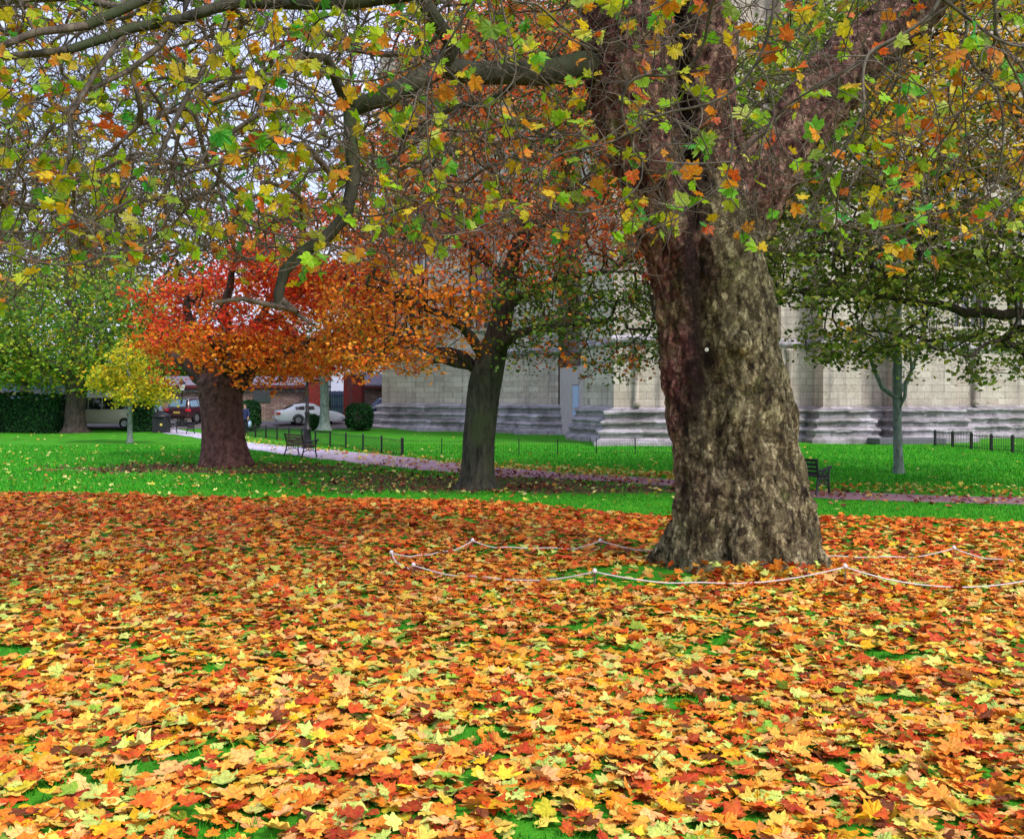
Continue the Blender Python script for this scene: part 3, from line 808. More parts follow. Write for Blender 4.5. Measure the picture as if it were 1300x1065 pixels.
cp = MB()
for i in range(60): cp.box((i*Lw/60+.3, -.05, 2.34+rng.normal(0, .02)), (Lw/60*rng.uniform(.7, .95), .2, .2), 0, .03)
cp.build('coping', M['stone_plinth'], out)
# red brick gate piers with stone balls
for k, (pa, pb, top, lab) in enumerate(((393, 409, 482, 'narrow red brick gate pier left of the blue gate'), (438, 461, 477, 'wide red brick gate pier with stone ball right of the blue gate'))):
    d = 72.0; xa = (pa-CX)/F*d; xb = (pb-CX)/F*d; w = xb-xa; hh = (EYE-(top-HZ)/F*d)+.5
    g = empty('gate_pier', ((xa+xb)/2, d, -.5), label=lab, cat='gate pier', group='brick gate piers')
    MB().box((0, 0, hh/2), (w, w, hh), 0, .02).build('pier', M['brick'], g)
    MB().box((0, 0, hh+.08), (w+.22, w+.22, .16), 0, .04).build('cap', M['stone_plinth'], g)
    MB().lathe([(.14, .16), (.12, .24), (.2, .3), (.32, .45), (.36, .62), (.3, .8), (.15, .92), (.02, .95)], (0, 0, hh), 16).build('ball', M['stone'], g, True)
xa = (409-CX)/F*73; xb = (438-CX)/F*73
gt = empty('gate', ((xa+xb)/2, 73, -.5), label='blue grey boarded gate between two red brick piers', cat='gate')
gm = MB(); W_ = xb-xa
for i in range(10): gm.box((-W_/2+(i+.5)*W_/10, 0, 1.15+.02*(i % 2)), (W_/10-.015, .05, 2.3))
gm.build('boards', M['gate'], gt)
gr = MB(); [gr.box((0, -.06, z), (W_, .06, .14)) for z in (.4, 1.2, 2.0)]; gr.build('rail', M['gate'], gt)
# second low building right of the gate
xa = (461-CX)/F*76; b2 = empty('low_building', (xa, 76, -.5), label='low stone building with slate roof between gate pier and cathedral', cat='building')
MB().box((3, 1.5, 1.3), (6, 3, 2.7)).build('wall', M['wallstone'], b2)
MB().prism([(-.3, 2.62), (3.3, 2.62), (3.3, 2.75), (1.6, 3.7), (-.3, 2.8)], 6.3, Matrix(((0, 0, 1, -.1), (1, 0, 0, 0), (0, 1, 0, 0), (0, 0, 0, 1)))).build('roof', M['slate'], b2)
MB().box((3, -.38, 2.6), (6.2, .12, .2)).build('gutter', M['gutter'], b2)
# blue building far left
b3 = empty('blue_building', ((10-CX)/F*95, 95, -.5), label='distant blue grey building with cupola above the clipped hedge', cat='building')
MB().box((3.5, 3, 1.6), (22, 6, 3.2)).build('wall', M['hut_wall'], b3)
MB().prism([(-.5, 3.2), (6.5, 3.2), (3, 5.2)], 22.6, Matrix(((0, 0, 1, -7.8), (1, 0, 0, 0), (0, 1, 0, 0), (0, 0, 0, 1)))).build('roof', M['hut_roof'], b3)
cu = MB(); cu.box((4.7, 1.6, 4.4), (1.5, 1.5, 1.6)).lathe([(1.25, 0), (1.1, .15), (.5, .7), (.1, 1.0), (.05, 1.5)], (4.7, 1.6, 5.2), 8); cu.build('cupola', M['hut_wall'], b3)
for k in range(7): MB().box((-6+k*2.9, -.02, 1.8), (1.2, .06, 1.3)).build('window', M['glass'], b3)

# ================================================================ VEHICLES
def car(name, loc, rz, paint, st, glassm, label, catn, L, W, wr=.32, wheels=(.8, -.85)):
    """st: stations (x, zbot, zbelt, ztop, wbelt_factor, wtop_factor); x from rear(-) to front(+)"""
    o = empty(name, loc, rz, label=label, cat=catn)
    V = []; n = len(st)
    for (x, zb_, zl, zt, wb, wt) in st:
        h = W/2*wb; t = W/2*wt
        V += [(x, -h*.92, zb_), (x, -h, zb_+.18), (x, -h, (zb_+zl)/2+.1), (x, -h*.97, zl), (x, -t, zt-.03), (x, -t*.6, zt), (x, 0, zt+.02), (x, t*.6, zt), (x, t, zt-.03), (x, h*.97, zl), (x, h, (zb_+zl)/2+.1), (x, h, zb_+.18), (x, h*.92, zb_)]
    k = 13; q = []; K = []
    for i in range(n-1):
        for j in range(k): 
            j2 = (j+1) % k; q += [i*k+j, (i+1)*k+j, (i+1)*k+j2, i*k+j2]; K.append(4)
    q += list(range(k)); K.append(k); q += list(range((n-1)*k, n*k))[::-1]; K.append(k)
    b = npmesh('body', np.array(V), np.array(q), np.array(K), paint, o, smoothf=True)
    md = b.modifiers.new('b', 'BEVEL'); md.width = .03; md.segments = 2; md.limit_method = 'ANGLE'; md.angle_limit = R(25)
    # side windows: inset strips just proud of the cabin side
    A = np.array(V).reshape(n, k, 3)
    cab = [i for i in range(n-1) if st[i][3]-st[i][2] > .25 and st[i+1][3]-st[i+1][2] > .25]
    for sgn, a_, b_ in ((-1, 3, 4), (1, 9, 8)):
        for i in cab:
            p = [A[i, a_], A[i+1, a_], A[i+1, b_], A[i, b_]]
            c = sum(p)/4; g = MB(); off = np.array([0, sgn*.012, .0])
            g.face([c+(v-c)*np.array([.93, 1, .80])+off for v in p]); g.build('window', glassm, o)
    # windscreens: steep transitions of roof height
    for i in range(n-1):
        z0, z1 = st[i][3], st[i+1][3]
        if abs(z1-z0) > .28:
            lo, hi = (i, i+1) if z0 < z1 else (i+1, i)
            p = [A[lo, 4], A[lo, 8], A[hi, 8], A[hi, 4]]; c = sum(p)/4
            nn = np.cross(p[1]-p[0], p[3]-p[0]); nn /= np.linalg.norm(nn); nn *= np.sign(nn[2]+1e-6)
            g = MB(); g.face([c+(v-c)*.86+nn*.045 for v in p]); g.build('windscreen', glassm, o)
    for wx in wheels:
        for sg in (-1, 1):
            y = sg*(W/2-.09)
            Mx = Matrix.Translation(Vector((wx, y-.11, wr))) @ Matrix.Rotation(-math.pi/2, 4, 'X')
            t = MB(); t.lathe([(wr*.62, 0), (wr*.95, .0), (wr, .04), (wr, .18), (wr*.95, .22), (wr*.62, .22)], (0, 0, 0), 20)
            bmesh.ops.transform(t.bm, matrix=Mx, verts=t.bm.verts); wh = t.build('wheel', M['tyre'], o)
            r_ = MB(); r_.lathe([(wr*.6, -.004), (wr*.55, -.014), (wr*.15, .0), (wr*.15, .2), (wr*.55, .234), (wr*.6, .224)], (0, 0, 0), 20)
            bmesh.ops.transform(r_.bm, matrix=Mx, verts=r_.bm.verts); r_.build('rim', M['rim'], wh)
            ar = MB(); pts = [(wx+math.cos(t_)*(wr+.05), sg*(W/2+.004), wr+math.sin(t_)*(wr+.05)) for t_ in np.linspace(0, math.pi, 10)]
            ar.tube(pts, .035, 6); ar.build('wheel_arch', paint if paint is M['cream_paint'] else M['tyre'], o)
    xr = st[0][0]; xf = st[-1][0]; zl = st[1][2]
    for sg in (-1, 1):
        MB().box((xr+.10, sg*(W/2-.14), zl-.16), (.26, .30, .16), 0, .03).build('tail_light', M['red_lens'], o)
        MB().box((xf-.10, sg*(W/2-.2), st[-2][2]-.16), (.26, .32, .15), 0, .03).build('headlight', M['clear_lens'], o)
        MB().box(((xf*.38), sg*(W/2+.07), zl+.08), (.12, .16, .12), 0, .03).build('mirror', paint, o)
    MB().box((xr-.012, 0, zl-.3), (.02, .5, .11)).build('number_plate', M['plate'], o)
    for x_, z_ in ((xr-.02, st[0][1]+.16), (xf+.02, st[-1][1]+.16)):
        MB().box((x_, 0, z_), (.14, W*.86, .2), 0, .05).build('bumper', paint, o)
    return o
coupe = [(-2.25, .32, .82, .86, .80, .70), (-2.15, .22, .92, .96, .93, .80), (-1.75, .2, .96, 1.0, .98, .78), (-1.05, .2, .95, 1.33, 1, .66), (-.4, .2, .94, 1.42, 1, .67), (.25, .2, .93, 1.40, 1, .67), (.95, .2, .92, .99, 1, .78), (1.7, .2, .84, .88, .97, .76), (2.1, .24, .70, .74, .88, .68), (2.25, .3, .6, .62, .78, .6)]
suv = [(-2.2, .42, 1.0, 1.02, .88, .8), (-2.12, .35, 1.04, 1.1, .97, .8), (-1.95, .33, 1.06, 1.66, 1, .76), (-1.1, .33, 1.06, 1.76, 1, .78), (-.2, .33, 1.05, 1.76, 1, .78), (.5, .33, 1.04, 1.68, 1, .76), (1.05, .33, 1.02, 1.08, 1, .8), (1.9, .35, .95, .98, .96, .76), (2.15, .4, .8, .84, .86, .7)]
van = [(-3.1, .42, 1.15, 1.2, .92, .84), (-3.05, .36, 1.18, 1.9, .98, .84), (-2.3, .34, 1.18, 2.08, 1, .86), (-1.4, .34, 1.18, 2.1, 1, .86), (-.5, .34, 1.18, 2.1, 1, .86), (.4, .34, 1.18, 2.1, 1, .86), (1.3, .34, 1.18, 2.06, 1, .86), (2.0, .34, 1.16, 1.98, 1, .84), (2.55, .36, 1.1, 1.2, .98, .84), (3.0, .4, .95, 1.0, .9, .78), (3.1, .45, .8, .85, .84, .7)]
def cp_(px, d): g = G(px, d); g[2] += .03; return g
car('parked_car', cp_(392, 66.8), R(22), M['white_paint'], coupe, M['glass'], 'white coupe parked by the stone wall behind the lamp post', 'car', 4.5, 1.8)
car('parked_suv', cp_(250, 68.0), R(72), M['maroon_paint'], suv, M['glass_light'], 'dark maroon off-roader seen from behind beside the brown trunk', 'car', 4.4, 1.9, .36, (1.35, -1.35))
car('parked_minibus', cp_(128, 64.6), R(178), M['cream_paint'], van, M['glass'], 'cream minibus with dark side windows behind the far left tree', 'minibus', 6.2, 2.0, .36, (1.95, -2.0))
car('parked_car', cp_(183, 66.0), R(64), M['black_paint'], coupe, M['glass_light'], 'black car half hidden behind the small yellow tree', 'car', 4.5, 1.8)
car('parked_car', cp_(492, 69.5), R(205), M['navy_paint'], suv, M['glass_light'], 'dark blue car between the round bush and the cathedral corner', 'car', 4.5, 1.8, .36, (1.35, -1.35))

# ================================================================ STREET FURNITURE
def bench(loc, rz, woodm, label, L=1.5):
    """faces local +y; long axis local x"""
    o = empty('park_bench', loc, rz, label=label, cat='bench', group='iron and wood park benches')
    for s_ in (-1, 1):
        e = MB(); x = s_*L/2
        def Y(pts, r_=.022, n=6): e.tube([(x, a, b) for a, b in pts], r_, n)
        Y([(-.34, 0), (-.27, .2), (-.22, .42), (-.27, .66), (-.33, .86)], .028)      # back upright
        Y([(.30, 0), (.25, .14), (.24, .3), (.25, .46), (.28, .60), (.32, .645)], .028)   # front leg
        Y([(-.25, .60), (-.1, .575), (.1, .60), (.24, .645), (.34, .655), (.37, .62)], .028)   # arm
        Y([(-.24, .40), (.0, .38), (.25, .41)], .024); Y([(-.27, .2), (-.1, .27), (.1, .27), (.25, .2)], .018)
        for cy, cz, rr in ((-.1, .49, .075), (.1, .49, .075), (-.1, .33, .055), (.1, .33, .055), (0, .5, .04)):
            e.tube([(x, cy+rr*math.cos(a), cz+rr*math.sin(a)) for a in np.linspace(0, 2*math.pi, 12, endpoint=False)], .013, 5, True)
        Y([(-.22, .42), (0, .57)], .013); Y([(.24, .42), (0, .57)], .013)
        e.build('end_frame', M['iron'], o)
    sm_ = MB()
    for k in range(6): sm_.box((0, -.2+k*.088, .425+.006*abs(k-2.5)), (L+.04, .065, .028), 0, .006)
    sm_.build('seat', woodm, o)
    bk = MB()
    for k in range(4):
        z = .52+k*.1; bk.box((0, -.235-.1*(z-.5), z), (L+.04, .028, .07), 0, .006)
    bk.build('backrest', woodm, o)
    return o
bb = G(1040, 23.2); 
bench((bb[0]-.45, bb[1]+.45, bb[2]+.01), R(-47), M['wood_dark'], 'black park bench peeping out right of the big trunk')
bb = G(382, 37.6); bench((bb[0], bb[1], bb[2]+.01), R(-52), M['wood'], 'park bench with brown slats by the path and black lamp post')
bb = G(231, 59.5); bench((bb[0], bb[1], bb[2]+.01), R(-30), M['wood_dark'], 'small distant dark bench beside the litter bin')

def lamp_post(loc, h, label, th=1.0):
    o = empty('street_lamp', loc, 0, label=label, cat='lamp post', group='black victorian lamp posts')
    MB().lathe([(.24*th, 0), (.24*th, .12), (.19*th, .2), (.17*th, .75), (.21*th, .8), (.19*th, .88), (.11*th, 1.0), (.10*th, 1.5), (.13*th, 1.55), (.075*th, 1.65), (.06*th, h-.75), (.09*th, h-.7), (.05*th, h-.6)], (0, 0, 0), 16).build('post', M['iron'], o, True)
    MB().tube([(-.3, 0, h-.95), (.3, 0, h-.95)], .02, 6).build('ladder_bar', M['iron'], o)
    la = MB(); la.lathe([(.13, 0), (.24, .42)], (0, 0, h-.6), 6); ln = la.build('lantern', M['clear_lens'], o)
    MB().lathe([(.28, 0), (.26, .05), (.12, .2), (.05, .26), (.02, .36)], (0, 0, h-.18), 6).build('lantern_cap', M['iron'], ln)
    return o
lamp_post(G(390, 43.5), 4.3, 'black lamp post with stout base behind the brown bench')
lamp_post(G(231, 66.0), 3.0, 'thin distant lamp post left of the maroon off-roader', .85)
lamp_post(G(419, 67.5), 4.6, 'lamp post with pale lantern near the blue gate', .7)

# litter bin and cabinet
lb = G(205, 60.5)
bn = empty('litter_bin', lb, 0, label='black litter bin with domed lid beside the distant bench', cat='bin')
MB().box((0, 0, .46), (.86, .8, .92), 0, .05).build('body', M['bin'], bn)
MB().lathe([(.52, .92), (.54, .98), (.5, 1.08), (.3, 1.2), (.05, 1.24)], (0, 0, 0), 20).build('lid', M['bin'], bn, True)
MB().box((0, -.41, .74), (.46, .02, .16)).build('slot', M['iron'], bn)
MB().box((.12, -.41, .5), (.14, .02, .14)).build('badge', M['plate'], bn)
wc = G(218, 61.5); cb_ = empty('utility_cabinet', wc, 0, label='small white cabinet just right of the litter bin', cat='cabinet')
MB().box((0, 0, .38), (.5, .4, .76), 0, .02).build('case', M['bin_white'], cb_); MB().box((0, 0, .79), (.56, .46, .05), 0, .01).build('lid', M['bin_white'], cb_)

# fences
def railing(pts, n, h, label, thick=1.0, bars=9, posts=True, mesh=False):
    a = np.array(pts[0], float); b = np.array(pts[1], float); z0 = float(gz(*a))
    o = empty('railing', (a[0], a[1], z0), label=label, cat='fence', group='low black park railings')
    prev = None; dz = lambda p: float(gz(p[0], p[1]))-z0
    dr = (b-a)/np.linalg.norm(b-a); L = np.linalg.norm(b-a)
    for i in range(n+1):
        p = a+(b-a)*i/n; q = p-a
        if posts: 
            ps = MB(); ps.box((q[0], q[1], dz(p)+h/2), (.07*thick, .07*thick, h+.08), math.atan2(dr[1], dr[0]), .01)
            ps.lathe([(.045*thick, 0), (.05*thick, .03), (.02*thick, .07)], (q[0], q[1], dz(p)+h+.04), 8); ps.build('post', M['iron'], o)
        if i < n:
            p2 = a+(b-a)*(i+1)/n; q2 = p2-a; pn = MB()
            pn.tube([(q[0], q[1], dz(p)+h-.02), (q2[0], q2[1], dz(p2)+h-.02)], .013*thick, 5)
            pn.tube([(q[0], q[1], dz(p)+.1), (q2[0], q2[1], dz(p2)+.1)], .011*thick, 5)
            for k in range(1, bars):
                m_ = q+(q2-q)*k/bars; zz = dz(p)+(dz(p2)-dz(p))*k/bars
                pn.tube([(m_[0], m_[1], zz), (m_[0], m_[1], zz+h+(.05 if k % 2 else 0))], .0075*thick, 4)
            pn.build('rail_panel', M['iron'], o)
    return o
f0 = onplane(300, 552); f1 = onplane(510, 579.5)
railing((f0, f1), 12, .62, 'black railing with stout posts along the far side of the path', 1.0, 22)
f2 = onplane(512, 577); f3 = onplane(905, 577.5)
railing((f2, f3), 8, .55, 'thin faint wire railing crossing the bright lawn before the cathedral', .55, 15)
f4 = onplane(1187, 566); f5 = onplane(1345, 580)
railing((f4, f5), 6, .64, 'dark railing at the right edge before the cathedral wall', 1.2, 12)

# rope ring on short pegs round the big trunk
rp = empty('rope_barrier', (2.15, 9.1, 0), label='low sagging white rope strung on short pegs around the big trunk', cat='rope barrier')
def gp(px, py, lift=.0):
    d = 1250*1.6/(py-HZ); x = (px-CX)/F*d; return np.array([x, d, float(gz(x, d))])
pegs = [gp(525, 728), gp(755, 752), gp(1073, 750), gp(1330, 752), gp(1420, 730), gp(1211, 713), gp(1000, 708), gp(762, 704), gp(600, 701), gp(497, 714)]
hts = [.10, .155, .18, .15, .14, .13, .13, .13, .11, .11]
tops = []
for p, h_ in zip(pegs, hts):
    q = p-np.array([2.15, 9.1, 0]); tops.append(q+np.array([0, 0, h_]))
    pb_ = MB(); pb_.tube([q-[0, 0, .05], q+[0, 0, h_-.01]], .005, 8); pb_.build('stake', M['twig'], rp)
    pg = MB(); pg.lathe([(.006, 0), (.017, .008), (.019, .02), (.013, .034), (.004, .04)], (q[0], q[1], q[2]+h_-.012), 10)
    pg.build('peg', M['peg'], rp, True)
for i in range(len(tops)):
    a, b = tops[i], tops[(i+1) % len(tops)]
    sag = .125 if i not in (8, 9) else .09
    pts = []
    for t in np.linspace(0, 1, 22):
        q = a+(b-a)*t; q = q.copy(); q[2] -= sag*4*t*(1-t)*(1 if i != 0 else .9); 
        q[2] = max(q[2], float(gz(q[0]+2.15, q[1]+9.1))+.045+.006*math.sin(t*20)); pts.append(q)
    MB().tube(pts, .0062, 6).build('rope', M['rope'], rp, True)

# ================================================================ HEDGES & BUSHES
def leafy(name, loc, shape, n, size, pal, label, cat, w=None, core=.86, group=None):
    o = empty(name, loc, 0, label=label, cat=cat, group=group)
    kind, dims = shape
    L_ = np.array(loc)
    if kind == 'box':
        a, b, c = dims
        f = rng.random(n); x = rng.uniform(-a/2, a/2, n); y = rng.uniform(-b/2, b/2, n); z = rng.uniform(0, c, n)
        fr = f < .5; tp = (f >= .5) & (f < .75); sd = f >= .75
        y[fr] = -b/2; z[tp] = c; x[sd] = np.where(rng.random(sd.sum()) < .5, -a/2, a/2)
        bulge = .06*np.sin(x*2.1)+.05*np.sin(z*3+x)
        p = np.stack([x, y+bulge*fr, z+bulge*tp], 1)+rng.normal(0, .05, (n, 3)); nr = np.stack([rng.normal(0, .5, n)+sd*np.sign(x), rng.normal(0, .5, n)-fr*1.0, rng.normal(0, .5, n)+tp*1.0+.3], 1)
        MB().box((0, 0, c*core/2), (a*core if a < 4 else a-.35, b*.8, c-.12), 0, .2).build('stems', M['inner'], o)
    else:
        a, b, c = dims
        v = rng.normal(size=(n, 3)); v /= np.linalg.norm(v, axis=1, keepdims=True); v[:, 2] = np.where(v[:, 2] < -.75, -v[:, 2], v[:, 2])
        e = .72
        p = np.sign(v)*np.abs(v)**e*np.array([[a/2, b/2, c/2]])*rng.uniform(.86, 1.03, (n, 1))+np.array([[0, 0, c/2]]); nr = v+rng.normal(0, .5, (n, 3))
        s_ = MB(); s_.lathe([(.05, .02), (a*.36, .1*c), (a*.42, .35*c), (a*.42, .65*c), (a*.3, .88*c), (.02, .94*c)], (0, 0, 0), 14); s_.build('stems', M['inner'], o, True)
    col = pick(pal, n, w)*(.8+.35*rng.random((n, 1)))
    g = rhomb_geo(p+L_, nr, rng.random(n)*6.28, rng.uniform(.7, 1.3, n)*size, col, .7)
    leaf_obj('foliage', [g], M['leaf_far'], o)
    return o
DG = [(34, 78, 40), (42, 94, 44), (28, 62, 36), (60, 108, 50)]
def ctr(pa, pb, d): g = G((pa+pb)/2, d); return g, (pb-pa)/F*d
g, w_ = ctr(-70, 77, 61); leafy('hedge', g, ('box', (w_, 1.6, 2.3)), 9000, .17, DG, 'long dark green clipped hedge at the left edge', 'hedge')
g, w_ = ctr(168, 196, 62.5); leafy('bush', g, ('box', (w_, 1.2, 1.9)), 1800, .15, DG, 'square dark green bush behind the small yellow tree', 'bush', group='clipped evergreen bushes')
g, w_ = ctr(303, 331, 63.0); g[2] = float(gz(g[0], g[1])); leafy('bush', g, ('rnd', (w_, 1.4, 2.0)), 2200, .15, DG, 'round topped dark green bush right of the brown trunk', 'bush', group='clipped evergreen bushes')
g, w_ = ctr(438, 474, 63.5); leafy('bush', g, ('rnd', (w_, 1.7, 1.75)), 2600, .15, DG, 'clipped round bush between gate and cathedral corner', 'bush', group='clipped evergreen bushes')
g, w_ = ctr(389, 405, 63.5); leafy('bush', g, ('rnd', (w_, .8, 1.05)), 900, .13, [(40, 90, 40), (56, 110, 50), (30, 70, 34)], 'small leafy shrub before the white coupe', 'bush', group='clipped evergreen bushes')

# ================================================================ PERSON (half hidden behind the brown trunk)
def person(loc, rz):
    o = empty('person', loc, rz, label='pedestrian in a dark blue coat carrying a pale bag beside the brown trunk', cat='person')
    def skin(name, verts, edges, rad, mat, parent, root=0, sub=2):
        me = bpy.data.meshes.new(name); me.from_pydata(verts, edges, []); me.materials.append(mat)
        ob = bpy.data.objects.new(name, me); C.objects.link(ob); ob.parent = parent
        md = ob.modifiers.new('s', 'SKIN'); md.use_smooth_shade = True
        for i, v in enumerate(me.skin_vertices[0].data):
            r = rad[i]; v.radius = (r, r) if not hasattr(r, '__len__') else r; v.use_root = (i == root)
        sm = ob.modifiers.new('d', 'SUBSURF'); sm.levels = sub; sm.render_levels = sub
        return ob
    # walking, facing local +y
    v = [(0, 0, .95), (0, 0, 1.15), (0, .01, 1.38), (0, .02, 1.50), (0, .04, 1.56), (0, .05, 1.66), (0, .05, 1.74),
         (.10, .01, .90), (.11, .16, .50), (.11, .18, .10), (.11, .32, .04), (-.10, 0, .90), (-.11, -.05, .50), (-.11, -.26, .13), (-.11, -.16, .05),
         (.18, .01, 1.42), (.24, -.08, 1.16), (.25, .02, .93), (-.18, .01, 1.42), (-.25, .08, 1.15), (-.25, .22, .96),
         (.25, .05, .85), (-.25, .27, .89)]
    e = [(0, 1), (1, 2), (2, 3), (3, 4), (4, 5), (5, 6), (0, 7), (7, 8), (8, 9), (9, 10), (0, 11), (11, 12), (12, 13), (13, 14), (2, 15), (15, 16), (16, 17), (2, 18), (18, 19), (19, 20), (17, 21), (20, 22)]
    r = [(.15, .11), (.13, .1), (.16, .11), .055, .055, (.075, .09), .06, .09, .06, .042, .035, .09, .06, .042, .035, .06, .045, .032, .06, .045, .032, (.035, .018), (.035, .018)]
    fg = []
    for wi, sx in ((21, 1), (22, -1)):
        bx, by, bz = v[wi]
        for k in range(4):
            oy = -.028+k*.018; l = (.06, .07, .075, .065)[k]
            a = len(v); v.append((bx, by+oy, bz-.035)); v.append((bx-.006*sx, by+oy+.004, bz-.035-l*.55)); v.append((bx-.02*sx, by+oy+.01, bz-.035-l))
            e += [(wi, a), (a, a+1), (a+1, a+2)]; r += [.009, .008, .007]
        a = len(v); v.append((bx-.01*sx, by+.04, bz+.005)); v.append((bx-.022*sx, by+.055, bz-.03)); e += [(wi, a), (a, a+1)]; r += [.010, .008]
    skin('body', v, e, r, M['skin'], o)
    skin('coat', [(0, 0, .74), (0, 0, .95), (0, 0, 1.15), (0, .01, 1.38), (0, .015, 1.46), (.18, .01, 1.42), (.24, -.08, 1.16), (.25, .015, .95), (-.18, .01, 1.42), (-.25, .08, 1.15), (-.25, .205, .98)],
         [(0, 1), (1, 2), (2, 3), (3, 4), (3, 5), (5, 6), (6, 7), (3, 8), (8, 9), (9, 10)],
         [(.21, .17), (.19, .15), (.165, .13), (.19, .14), .08, .085, .065, .052, .085, .065, .052], M['coat'], o)
    for s_, kn, an in ((1, (.11, .16, .50), (.11, .18, .12)), (-1, (-.11, -.05, .50), (-.11, -.26, .15))):
        skin('trouser_leg', [(s_*.09, .0, .92), kn, an], [(0, 1), (1, 2)], [.115, .082, .068], M['trousers'], o, sub=1)
        skin('shoe', [(an[0], an[1]-.04, an[2]-.05), (an[0], an[1]+.16, .035 if s_ > 0 else .05)], [(0, 1)], [.045, .04], M['shoe'], o, sub=1)
    h = skin('hair', [(0, .02, 1.66), (0, .035, 1.75), (0, .0, 1.62)], [(0, 1), (0, 2)], [(.095, .095), .075, .07], M['hair'], o)
    fc = MB()
    for s_ in (-1, 1): fc.lathe([(.001, -.01), (.011, 0), (.001, .01)], (s_*.032, .135, 1.665), 8)
    fc.build('eyes', M['iron'], o)
    MB().prism([(-.012, 0), (.012, 0), (0, .045)], .03, Matrix(((1, 0, 0, 0), (0, 0, 1, .125), (0, 1, 0, 1.615), (0, 0, 0, 1)))).build('nose', M['skin'], o)
    bg = empty('carrier_bag', (loc[0]+.30, loc[1]-.05, loc[2]+.40), rz, label='pale blue carrier bag held by the pedestrian in the dark coat', cat='bag')
    MB().box((0, 0, .16), (.14, .34, .34), 0, .05).build('sack', M['bag'], bg)
    MB().tube([(0, -.1, .3), (0, -.05, .42), (0, .04, .42), (0, .1, .3)], .008, 5).build('handle', M['bag'], bg)
person(G(311, 58.8), R(180))

# ================================================================ THE BIG PLANE TREE
def stem_tube(bm, pts, rads, n=28, flute=.05, seed=0):
    rg = np.random.default_rng(seed); pts = np.array(pts, float); rads = np.array(rads, float)
    s = np.concatenate([[0], np.cumsum(np.linalg.norm(np.diff(pts, axis=0), axis=1))]); m = max(6, int(s[-1]/.06)); t = np.linspace(0, s[-1], m)
    c = np.stack([np.interp(t, s, pts[:, k]) for k in range(3)], 1); r = np.interp(t, s, rads)
    for _ in range(8): c[1:-1] = (c[:-2]+2*c[1:-1]+c[2:])/4; r[1:-1] = (r[:-2]+2*r[1:-1]+r[2:])/4
    tt = np.gradient(c, axis=0); tt /= np.linalg.norm(tt, axis=1, keepdims=True)
    ref = np.array([0, 1., 0.02]); u = np.cross(tt, ref); u /= np.linalg.norm(u, axis=1, keepdims=True); w = np.cross(tt, u)
    a = np.arange(n)*2*math.pi/n; ph = rg.random(4)*6.28; rings = []
    for i in range(m):
        fl = 1+flute*(np.sin(3*a+ph[0]+t[i]*.5)+.7*np.sin(5*a+ph[1]-t[i]*.7)+.5*np.sin(8*a+ph[2]+t[i]))
        q = c[i]+r[i]*(fl*np.cos(a))[:, None]*u[i]+r[i]*(fl*np.sin(a))[:, None]*w[i]
        rings.append([bm.verts.new(v) for v in q])
    for A, B in zip(rings, rings[1:]):
        for k in range(n): bm.faces.new((A[k], A[(k+1) % n], B[(k+1) % n], B[k]))
    bm.faces.new(rings[0][::-1]); bm.faces.new(rings[-1])
T0 = np.array([2.12, 9.1, 0.])
big = empty('plane_tree', T0, label='massive old plane tree with furrowed trunk and leafy boughs overhanging the lawn', cat='tree')
def PT(px, py, d): return P(px, py, d)-T0
bm = bmesh.new()
# right (olive) stem: carries the middle upright stem
def rr(w, d): return w/F*d/2
R_ = [(971, 790, 152), (971, 720, 136), (964, 660, 132), (957, 600, 124), (951, 550, 120), (944, 500, 114), (937, 450, 110), (929, 400, 108), (921, 350, 102), (914, 300, 98), (904, 230, 84), (896, 120, 72), (888, 0, 66), (880, -120, 60), (868, -260, 50)]
stem_tube(bm, [PT(c_, y_, 9.05 if y_ > 250 else 9.15) for c_, y_, w_ in R_], [rr(w_, 9) for c_, y_, w_ in R_], 40, .035, 1)
L_ = [(900, 790, 112), (898, 720, 90), (896, 660, 78), (892, 600, 72), (886, 550, 70), (880, 500, 68), (874, 450, 68), (869, 400, 70), (863, 350, 74), (853, 300, 78), (830, 230, 90), (808, 150, 104), (796, 75, 110), (790, 0, 112), (780, -120, 104), (760, -260, 88)]
stem_tube(bm, [PT(c_, y_, 9.0 if y_ > 250 else 8.93) for c_, y_, w_ in L_], [rr(w_, 9) for c_, y_, w_ in L_], 36, .05, 2)
# heartwood behind the seam joins the two
stem_tube(bm, [PT(935, 790, 9.2), PT(932, 650, 9.2), PT(925, 500, 9.2), PT(908, 380, 9.2), PT(890, 300, 9.2)], [rr(140, 9), rr(110, 9), rr(96, 9), rr(84, 9), rr(70, 9)], 28, .03, 8)
# right leaning limb
stem_tube(bm, [PT(930, 330, 9.15), PT(948, 262, 9.2), PT(985, 205, 9.3), PT(1025, 150, 9.4), (P(1070, 95, 9.5)-T0), PT(1120, 45, 9.7), PT(1180, -10, 9.9), PT(1260, -90, 10.2)],
          [rr(60, 9), rr(88, 9), rr(82, 9), rr(78, 9), rr(78, 9), rr(76, 9), rr(72, 9), rr(60, 10)], 24, .05, 3)
# root flares
for (x0, y0, x1, y1, w) in ((.2, -.28, .50, -.45, .16), (.40, -.02, .70, -.12, .19), (-.33, -.25, -.55, -.36, .14), (-.1, -.42, -.08, -.68, .13), (-.42, .1, -.75, .2, .2), (.3, .35, .5, .7, .2), (-.1, .4, -.2, .75, .2)):
    dr = np.array([x1-x0, y1-y0]); 
    stem_tube(bm, [(x0*.8, y0*.8, .75), (x0, y0, .38), (x0+dr[0]*.45, y0+dr[1]*.45, .12), (x1, y1, -.08), (x1+dr[0]*.3, y1+dr[1]*.3, -.22)], [w*.6, w, w*.95, w*.75, w*.4], 14, .03, 5)
